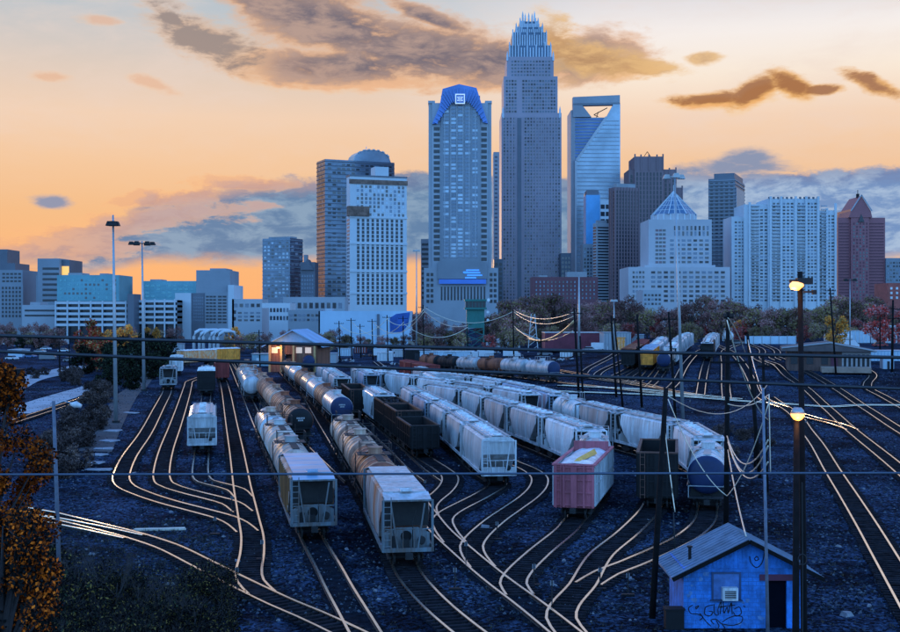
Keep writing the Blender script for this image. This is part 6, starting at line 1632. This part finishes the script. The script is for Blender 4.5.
# left lamp post with arm
tl, p_, zt, dx = pole('weathered grey lamp post with a short arm and pale lamp at lower left', 60, 596, 401, 53.5, .13, (), m=mat('post_grey', (.13, .14, .18), .8, 0, .3, 2), cat='lamp post', nm='lamp_post')
b = MB(); b.tube([(dx, 0, zt - .25), (dx + .6, -.1, zt + .0), (dx + 1.15, -.2, zt - .12)], .035, 6); link('arm', b.mesh('arm', m_galv), tl)
b = MB(); b.tube([(0, 0, -.05), (.3, -.05, -.08), (.62, -.1, -.16)], [.08, .2, .1], 10); link('lamp_head', b.mesh('lamp_head', m_white, True), tl, (dx + 1.0, -.2, zt - .1))

def wire(label, a, b_, sag, r=.03, m=None, n=14, cat='wire', nm='overhead_wire', group=None):
    a, b_ = Vector(a), Vector(b_); pts = []
    for i in range(n + 1):
        t = i / n; q = a.lerp(b_, t); q.z -= sag * 4 * t * (1 - t); pts.append(q)
    o = a; mb = MB(); mb.tube([q - o for q in pts], r, 5)
    return one(nm, mb, m or m_wire, label, cat, tuple(o), group=group, smooth=True)
# three black cables that cross the whole view, close to the camera
wire('upper black cable stretched across the whole yard view', P(-260, 327.5, 24), P(1160, 362, 24), .06, .036, m_cable, 24, 'cable', 'overhead_cable')
wire('middle black cable stretched across the whole yard view', P(-260, 340, 23), P(1160, 399, 24), .02, .034, m_cable, 24, 'cable', 'overhead_cable')
wire('lowest thin grey cable stretched across the whole yard view', P(-260, 475, 20), P(1160, 472.5, 20), .0, .021, mat('cable_grey', (.07, .09, .13), .4, .2, .1, 1), 24, 'cable', 'overhead_cable')
ws = [((668, 396, 62), (768, 384, 100), 24, 'sagging pale wire from the leaning black pole to the pole by the right fan'), ((728, 404, 84), (768, 395, 95), 6, 'pale wire between crossarm pole and the pole by the right fan'),
      ((728, 318, 84), (745, 352, 96), -4, 'thick pale wire running down from the top of the tall crossarm pole'), ((727, 320, 84), (768, 420, 90), 16, 'bundled pale wire dropping right from the tall crossarm pole'),
      ((668, 399, 62), (727, 496, 62), 14, 'long pale loop hanging left of the navy ended tank car'), ((727, 496, 62), (769, 402, 58), 12, 'long pale loop rising from the hut side to the lamp poles'),
      ((727, 436, 84), (768, 440, 58), 26, 'upper hanging pale loop between pole and grey pole'), ((728, 440, 84), (768, 446, 58), 30, 'lower hanging pale loop between pole and grey pole'),
      ((728, 442, 80), (768, 462, 58), 26, 'slack pale loop just above the hut roof'), ((664, 420, 62), (675, 512, 60), 3, 'thin pale wire hanging down beside the leaning black pole'),
      ((728, 450, 82), (746, 536, 59.2), 6, 'short pale wire falling toward the hut roof peak'), ((769, 394, 57.2), (770.5, 474, 57.2), 0.0, 'golden vertical conduit wire beside the grey pole'), ((748, 340, 110), (766, 400, 100), 6, 'gold coloured wire running down beside the leaning lamp pole')]
for (a, b_, sg, lb) in ws:
    A_, B_ = P(*a), P(*b_); s_ = F / ((a[2] + b_[2]) / 2)
    wire(lb, A_, B_, sg / s_, .038 if a[2] > 70 else .026)
for i, (a, b_, sg) in enumerate([((424, 307, 360), (514, 311, 340), 14), ((424, 311, 360), (468, 325, 380), 7), ((514, 310, 340), (574, 312, 255), 8), ((514, 312, 340), (574, 316, 255), 10), ((514, 326, 340), (573, 331, 255), 12), ((340, 325, 380), (388, 318, 370), 12), ((352, 322, 390), (404, 322, 370), 14), ((373, 322, 390), (424, 312, 360), 16), ((404, 324, 370), (468, 327, 380), 12), ((388, 320, 370), (424, 309, 360), 10)]):
    A_, B_ = P(*a), P(*b_); s_ = F / ((a[2] + b_[2]) / 2)
    wire('pale drooping line wire of the distant pole row in front of warehouse and towers', A_, B_, sg / s_, .09, group='drooping line wires of the distant pole row')
A_, B_ = P(528, 338, 300), P(574, 321, 255); wire('thick gold coloured cable rising right from the white lattice mast', A_, B_, 2.0, .26, mat('gold_cable', (.75, .5, .25), .4, .3, .1, 1))

# switch stands and small yard things
def switch_stand(px, py):
    p = G(px, py); t = thing('switch_stand', 'small dark track switch stand with target plate beside the rails', 'switch stand', tuple(p), group='switch stands along the ladders')
    part('base', 'ss', lambda b: b.box(-.35, .35, -.12, .12, .0, .12), m_black, t); part('lever', 'ss', lambda b: b.tube([(0, 0, .2), (0, 0, 1.3)], .04, 6), m_steel, t)
    part('target', 'ss', lambda b: b.box(-.1, .1, -.02, .02, 1.0, 1.25), mat('target_plate', (.2, .2, .22)), t)
for q in [(215, 535), (232, 512), (262, 560), (237, 590), (466, 562), (455, 590), (534, 586), (552, 604), (600, 590), (628, 596), (497, 540), (425, 495), (806, 430), (772, 418), (690, 408), (655, 400)]: switch_stand(*q)
m_deb = mat('debris', (.2, .2, .22), .8, 0, .3, 2)
rd = random.Random(21); nd = 0
while nd < 150:
    px, py = rd.uniform(70, 895), rd.uniform(405, 630)
    p = G(px, py); b = None
    sz = rd.uniform(.1, .3) * (1 + (1 if rd.random() < .15 else 0))
    def st_(b, sz=1): b.add([(-.5, -.4, 0), (.45, -.5, 0), (.5, .4, 0), (-.4, .5, 0), (-.3, -.25, .5), (.3, -.3, .6), (.25, .3, .45), (-.25, .25, .55)], [(0, 3, 2, 1), (4, 5, 6, 7), (0, 1, 5, 4), (1, 2, 6, 5), (2, 3, 7, 6), (3, 0, 4, 7)])
    o = part('stone', 'st', st_, m_deb, None, tuple(p)); o.scale = (sz * rd.uniform(.8, 2), sz, sz * .8); o.rotation_euler = (0, 0, rd.uniform(0, 6))
    tag(o, 'pale stone or scrap lying on the dark ballast between the tracks', 'stone', 'pale stones scattered over the yard'); nd += 1

# loose coarse ballast lying on the surface
b = MB(); rs_ = random.Random(77)
for i in range(26000):
    y = 62 + (260 - 62) * rs_.random() ** 1.5; x = rs_.uniform(-.40, .40) * y; q = rs_.uniform(.035, .1) * (1 + y / 220); z = g(x, y) + .005
    a = rs_.uniform(0, 6.28); c_, s__ = math.cos(a) * q, math.sin(a) * q; b.cur = rs_.randrange(3)
    b.add([(x - c_, y - s__, z), (x + s__, y - c_, z), (x + c_ * .9, y + s__, z), (x - s__ * 1.1, y + c_, z), (x + c_ * .2, y, z + q * .9)], [(0, 1, 4), (1, 2, 4), (2, 3, 4), (3, 0, 4)])
tag(link('loose_gravel', b.mesh('loose_gravel', [mat('stone_dark', (.01, .013, .02), 1, spec=.02), mat('stone_mid', (.03, .038, .05), 1, spec=.02), mat('stone_pale', (.09, .1, .12), 1, spec=.05)])), 'loose dark gravel and small stones scattered over the whole yard', 'gravel', kind='stuff')

b = MB(); rs_ = random.Random(78)
for i in range(5200):
    if rs_.random() < .55: px, py = rs_.uniform(60, 235), rs_.uniform(520, 632)
    else: px, py = rs_.uniform(60, 899), rs_.uniform(425, 631)
    p = G(px, py); hgt = rs_.uniform(.08, .32); b.cur = rs_.randrange(2)
    for q in range(5):
        a = rs_.uniform(0, 6.28); l = rs_.uniform(.3, 1) * hgt; c_, s__ = math.cos(a), math.sin(a); o = p + Vector((rs_.uniform(-.15, .15), rs_.uniform(-.15, .15), 0))
        b.add([o + Vector((-s__ * .02, c_ * .02, 0)), o + Vector((s__ * .02, -c_ * .02, 0)), o + Vector((c_ * l * .6, s__ * l * .6, l))], [(0, 1, 2)])
tag(link('weeds', b.mesh('weeds', [mat('weed_dark', (.02, .022, .015), .95), mat('weed_dry', (.07, .055, .03), .95)])), 'thin dry weeds growing through the ballast between the tracks', 'weeds', kind='stuff')

# ---------------------------------------------------------------- trees
def leafquad(vs, fs, c, s_, rr, el=1.0):
    u = Vector((rr.gauss(0, 1), rr.gauss(0, 1), rr.gauss(0, 1))).normalized(); v = u.cross(Vector((rr.gauss(0, 1), rr.gauss(0, 1), rr.gauss(0, 1)))).normalized()
    i = len(vs); u *= s_ * el; v *= s_ * .6
    vs += [c - u, c + v, c + u, c - v]; fs.append((i, i + 1, i + 2, i + 3))
def tree_meshes(key, h_, rad, nclump, nleaf, ls, cm, seed, zlo=.28, nmat=1, trunk=.25, el=1.0, twigs=0, shape=1.0, cr=.36):
    rr = random.Random(seed)
    tb = MB(); tb.tube([(0, 0, -.3), (.05 * rad, 0, h_ * .3), (-.05 * rad, .05 * rad, h_ * .6), (0, 0, h_ * .9)], [trunk, trunk * .8, trunk * .45, trunk * .1], 7)
    cl = []
    for i in range(nclump):
        z = h_ * rr.uniform(zlo + .05, .93); t = (z / h_ - zlo) / (1 - zlo)
        prof_ = math.sin(math.pi * min(1, max(.05, t * .85 + .12))) ** .7
        r_ = rad * prof_ * math.sqrt(rr.random()) * .92; a = rr.uniform(0, 6.283)
        c = Vector((r_ * math.cos(a), r_ * math.sin(a), z)); cl.append((c, rad * rr.uniform(cr * .6, cr)))
        st_ = Vector((0, 0, max(h_ * .15, z * .55))); tb.tube([st_, (st_ + c) / 2 + Vector((0, 0, .1 * h_ * .2)), c], [trunk * .35, trunk * .22, trunk * .08], 5)
    for i in range(twigs):
        c, q = cl[i % nclump]; d = Vector((rr.gauss(0, 1), rr.gauss(0, 1), abs(rr.gauss(0, 1)) + .3)).normalized(); e = c + d * q * rr.uniform(.7, 1.5)
        tb.bar(c, e, trunk * .09)
    cbs = MB()
    for i in range(nleaf):
        c, q = cl[rr.randrange(nclump)]
        d = Vector((rr.gauss(0, 1), rr.gauss(0, 1), rr.gauss(0, .8))); d = d.normalized() * q * rr.random() ** .4
        cbs.cur = rr.randrange(nmat) if nmat > 1 else 0
        vs, fs = [], []; leafquad(vs, fs, c + d, ls * rr.uniform(.6, 1.3), rr, el); cbs.add(vs, fs)
    return tb.mesh('trunk', m_bark), cbs.mesh('crown', cm)
m_bark = mat('bark', (.05, .04, .04), .9, 0, .3, 2)
def lm(name, c): return mat(name, c, .9, 0, .35, .35, spec=.05, grime=.15, vr=(.45, 1.5))
l_pur = lm('twig_purple_brown', (.36, .16, .15)); l_pur2 = lm('twig_grey_brown', (.30, .18, .155)); l_red = lm('leaf_deep_red', (.50, .06, .05)); l_och = lm('leaf_ochre', (.80, .30, .05))
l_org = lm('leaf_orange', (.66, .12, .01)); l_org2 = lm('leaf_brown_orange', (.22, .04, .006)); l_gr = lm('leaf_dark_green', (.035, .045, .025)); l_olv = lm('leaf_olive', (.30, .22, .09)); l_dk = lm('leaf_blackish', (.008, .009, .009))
TP = {}
def proto(k):
    if k in TP: return TP[k]
    a = {'bare1': (14, 6.5, 30, 2600, .30, [l_pur, l_pur2], 1, .1, 2, .3, 1.8, 120), 'bare2': (15, 7.5, 34, 3000, .30, [l_pur, l_pur2, l_olv], 2, .08, 3, .35, 1.8, 140), 'bare3': (11, 6.0, 26, 2200, .30, [l_pur2, l_olv], 3, .08, 2, .3, 1.8, 100),
         'red': (10, 5.0, 26, 2200, .32, [l_red, l_pur], 4, .08, 2, .3, 1.2, 30), 'ochre': (11, 4.8, 24, 2200, .32, [l_och, l_olv, l_och], 5, .1, 3, .3, 1.2, 20),
         'green': (9, 4.2, 24, 2400, .34, [l_gr, l_dk], 6, .05, 2, .25, 1.2, 10), 'scrub': (2.6, 2.2, 16, 1300, .12, [lm('scrub_dark', (.06, .045, .045)), lm('scrub_brown', (.12, .08, .07))], 7, .02, 2, .06, 2.2, 90), 'scrub2': (2.2, 2.4, 16, 1300, .12, [lm('scrub_tan', (.17, .11, .09)), lm('scrub_dark', (.06, .045, .045))], 8, .02, 2, .06, 2.2, 60),
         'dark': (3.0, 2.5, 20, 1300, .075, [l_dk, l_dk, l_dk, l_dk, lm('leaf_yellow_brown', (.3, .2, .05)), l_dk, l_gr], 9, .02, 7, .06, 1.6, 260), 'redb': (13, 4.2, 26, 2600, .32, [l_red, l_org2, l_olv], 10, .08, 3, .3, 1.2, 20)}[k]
    TP[k] = tree_meshes(k, a[0], a[1], a[2], a[3], a[4], a[5], a[6], a[7], a[8], a[9], a[10], a[11]); return TP[k]
rt = random.Random(5)
def tree(k, px, py, sc, label, cat='tree', group=None, D=None, nm='tree'):
    p = G(px, py) if D is None else Vector(((px - CX) / F * D, D, g((px - CX) / F * D, D)))
    t = thing(nm, label, cat, tuple(p), rt.uniform(0, 6.28), group); t.scale = (sc * rt.uniform(.9, 1.1), sc * rt.uniform(.9, 1.1), sc)
    a, b_ = proto(k); link('trunk', a, t); link('crown', b_, t); return t
zones = [(415, 466, 'bare purple-brown tree in the belt left of the teal tower', 8, ['bare1', 'bare3']), (486, 535, 'bare brown tree in the belt between the teal tower and the dark brick block', 9, ['bare1', 'bare2']),
         (535, 600, 'bare purple-brown tree in front of the dark brick block', 10, ['bare2', 'bare1', 'bare1']), (600, 660, 'bare brown tree in front of the brown striped towers', 10, ['bare1', 'bare2', 'bare3']),
         (660, 735, 'bare purple-brown tree in front of the pyramid roofed building', 11, ['bare1', 'bare2', 'red']), (735, 800, 'bare or reddish tree in front of the white apartment slab', 10, ['red', 'bare3', 'bare1', 'bare1']),
         (800, 850, 'bushy brown-red tree behind the brown yard office', 9, ['bare2', 'bare3', 'red']), (850, 900, 'bare purple-red tree in front of the maroon tower', 9, ['bare2', 'bare1', 'red'])]
for (a, b_, lb, n, ks) in zones:
    for i in range(n):
        px = a + (b_ - a) * (i + rt.uniform(-.2, 1.2)) / n; D_ = rt.uniform(430, 600)
        tree(rt.choice(ks), px, 0, rt.uniform(.7, 1.25), lb, group=lb.replace('tree', 'trees', 1), D=D_)
    for i in range(n // 3):
        px = a + (b_ - a) * (i + rt.uniform(.1, .9)) / (n // 2); tree('bare3' if rt.random() < .7 else 'red', px, 0, rt.uniform(.45, .7), lb.replace('tree', 'low tree', 1), group=lb.replace('tree', 'low trees', 1), D=rt.uniform(400, 440))
for i in range(12):
    tree(['bare3', 'green', 'bare1'][i % 3], -2 + i * 5.5 + rt.uniform(-2, 2), 0, rt.uniform(.55, .8), 'dark bare tree below the parking deck at far left', group='dark trees below the parking deck', D=rt.uniform(500, 590))
for i in range(10):
    tree(['bare1', 'bare3', 'green'][i % 3], 110 + i * 7 + rt.uniform(-2, 2), 0, rt.uniform(.5, .75), 'bare tree below the pale parking garage', group='bare trees below the parking garage', D=rt.uniform(500, 560))
for i in range(16):
    tree(['bare3', 'bare1'][i % 2], 232 + i * 11.5 + rt.uniform(-3, 3), 0, rt.uniform(.45, .7), 'small bare tree in the strip before the pale blue warehouse', group='small bare trees before the warehouse', D=rt.uniform(440, 500))
tree('redb', 88, 369, 1.05, 'deep red autumn tree left of the tallest light mast'); tree('redb', 97, 372, .85, 'smaller rusty red tree just right of the deep red one'); tree('ochre', 104, 368, 1.0, 'olive yellow tree against the tallest light mast'); tree('green', 84, 374, .8, 'low dark green tree at the foot of the deep red one')
tree('ochre', 129, 353, 1.0, 'ochre leaved tree left of the ring floodlight mast'); tree('ochre', 152, 352, .9, 'ochre leaved tree right of the ring floodlight mast'); tree('ochre', 236, 351, .9, 'yellow-brown tree right of the white bent pipes'); tree('ochre', 836, 352, .9, 'yellowish tree behind the brown yard office')
tree('red', 768, 340, 1.0, 'round dark red tree above the pale boundary wall'); tree('ochre', 740, 340, .7, 'yellow-brown small tree left of the round dark red one'); tree('red', 884, 345, 1.3, 'large dark red tree behind the right edge containers')
for i, (px, py, sc) in enumerate([(112, 378, .9), (120, 372, 1), (128, 380, .8), (137, 376, .9), (148, 372, 1), (155, 379, .7), (160, 368, .9), (124, 388, .55), (135, 390, .5), (152, 362, .9), (168, 360, .8), (106, 388, .5), (143, 362, 1.0)]):
    tree('green', px, py, sc, 'dark evergreen tree between the two left light masts and the tracks', group='dark evergreens right of the red tree')
for i in range(42):
    t_ = rt.random(); py = 388 + 90 * t_; px = (104 - 42 * t_) + rt.uniform(-24, 14 - 6 * t_)
    tree(['scrub', 'scrub2'][i % 2], px, py, rt.uniform(.55, 1.0), 'brown leafless shrub on the bank beside the siding', 'shrub', 'brown shrubs on the bank beside the siding', nm='shrub')
for i in range(9):
    px = rt.uniform(30, 80); tree('scrub', px, rt.uniform(374, 386), rt.uniform(.6, 1.1), 'low dry shrub between road and siding at left', 'shrub', 'low dry shrubs between road and siding', nm='shrub')
for i in range(96):
    px = rt.uniform(-10, 225); py = rt.uniform(594, 690) - max(0, (60 - px)) * 1.1
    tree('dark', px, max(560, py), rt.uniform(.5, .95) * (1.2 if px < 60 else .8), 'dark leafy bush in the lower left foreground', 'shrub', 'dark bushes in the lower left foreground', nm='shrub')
for i in range(14):
    px = rt.uniform(690, 770); tree('scrub', px, rt.uniform(430, 470), rt.uniform(.3, .55), 'low dry weed clump on the ballast behind the hut', 'shrub', 'low weed clumps behind the hut', nm='shrub')
# bare saplings at lower left
def sapling(px, py, h_, seed, label):
    rr = random.Random(seed); p = G(px, py); b = MB()
    def br(a, d, l, r_, n):
        e = a + d * l; b.tube([a, (a + e) / 2 + Vector((rr.uniform(-.05, .05) * l, 0, .03 * l)), e], [r_, r_ * .8, r_ * .5], 4)
        if n:
            for i in range(3): br(a.lerp(e, rr.uniform(.45, 1)), (d + Vector((rr.uniform(-.7, .7), rr.uniform(-.5, .5), rr.uniform(-.1, .5)))).normalized(), l * rr.uniform(.5, .75), r_ * .55, n - 1)
    for i in range(3): br(Vector((rr.uniform(-.2, .2), 0, 0)), Vector((rr.uniform(-.4, .5), rr.uniform(-.2, .2), 1)).normalized(), h_ * .45, .04, 4)
    one('sapling', b, m_bark, label, 'sapling', tuple(p))
sapling(112, 622, 4.6, 1, 'bare dark sapling reaching up in the lower left foreground'); sapling(150, 634, 3.2, 2, 'smaller bare sapling right of the tall one at lower left'); sapling(80, 612, 3.8, 4, 'bare sapling nearest the grey lamp post'); sapling(184, 640, 2.6, 5, 'short bare sapling beside the lower left rails')
# the orange autumn tree at the left edge
def big_tree(label, px, D_, h_, rad, n, seed, mats):
    x = (px - CX) / F * D_; p = Vector((x, D_, g(x, D_)))
    t = thing('autumn_tree', label, 'tree', tuple(p)); a, b_ = tree_meshes('big', h_, rad, 90, n, .085, mats, seed, .1, len(mats), .25, .9, 160, cr=.3)
    link('trunk', a, t); link('crown', b_, t)
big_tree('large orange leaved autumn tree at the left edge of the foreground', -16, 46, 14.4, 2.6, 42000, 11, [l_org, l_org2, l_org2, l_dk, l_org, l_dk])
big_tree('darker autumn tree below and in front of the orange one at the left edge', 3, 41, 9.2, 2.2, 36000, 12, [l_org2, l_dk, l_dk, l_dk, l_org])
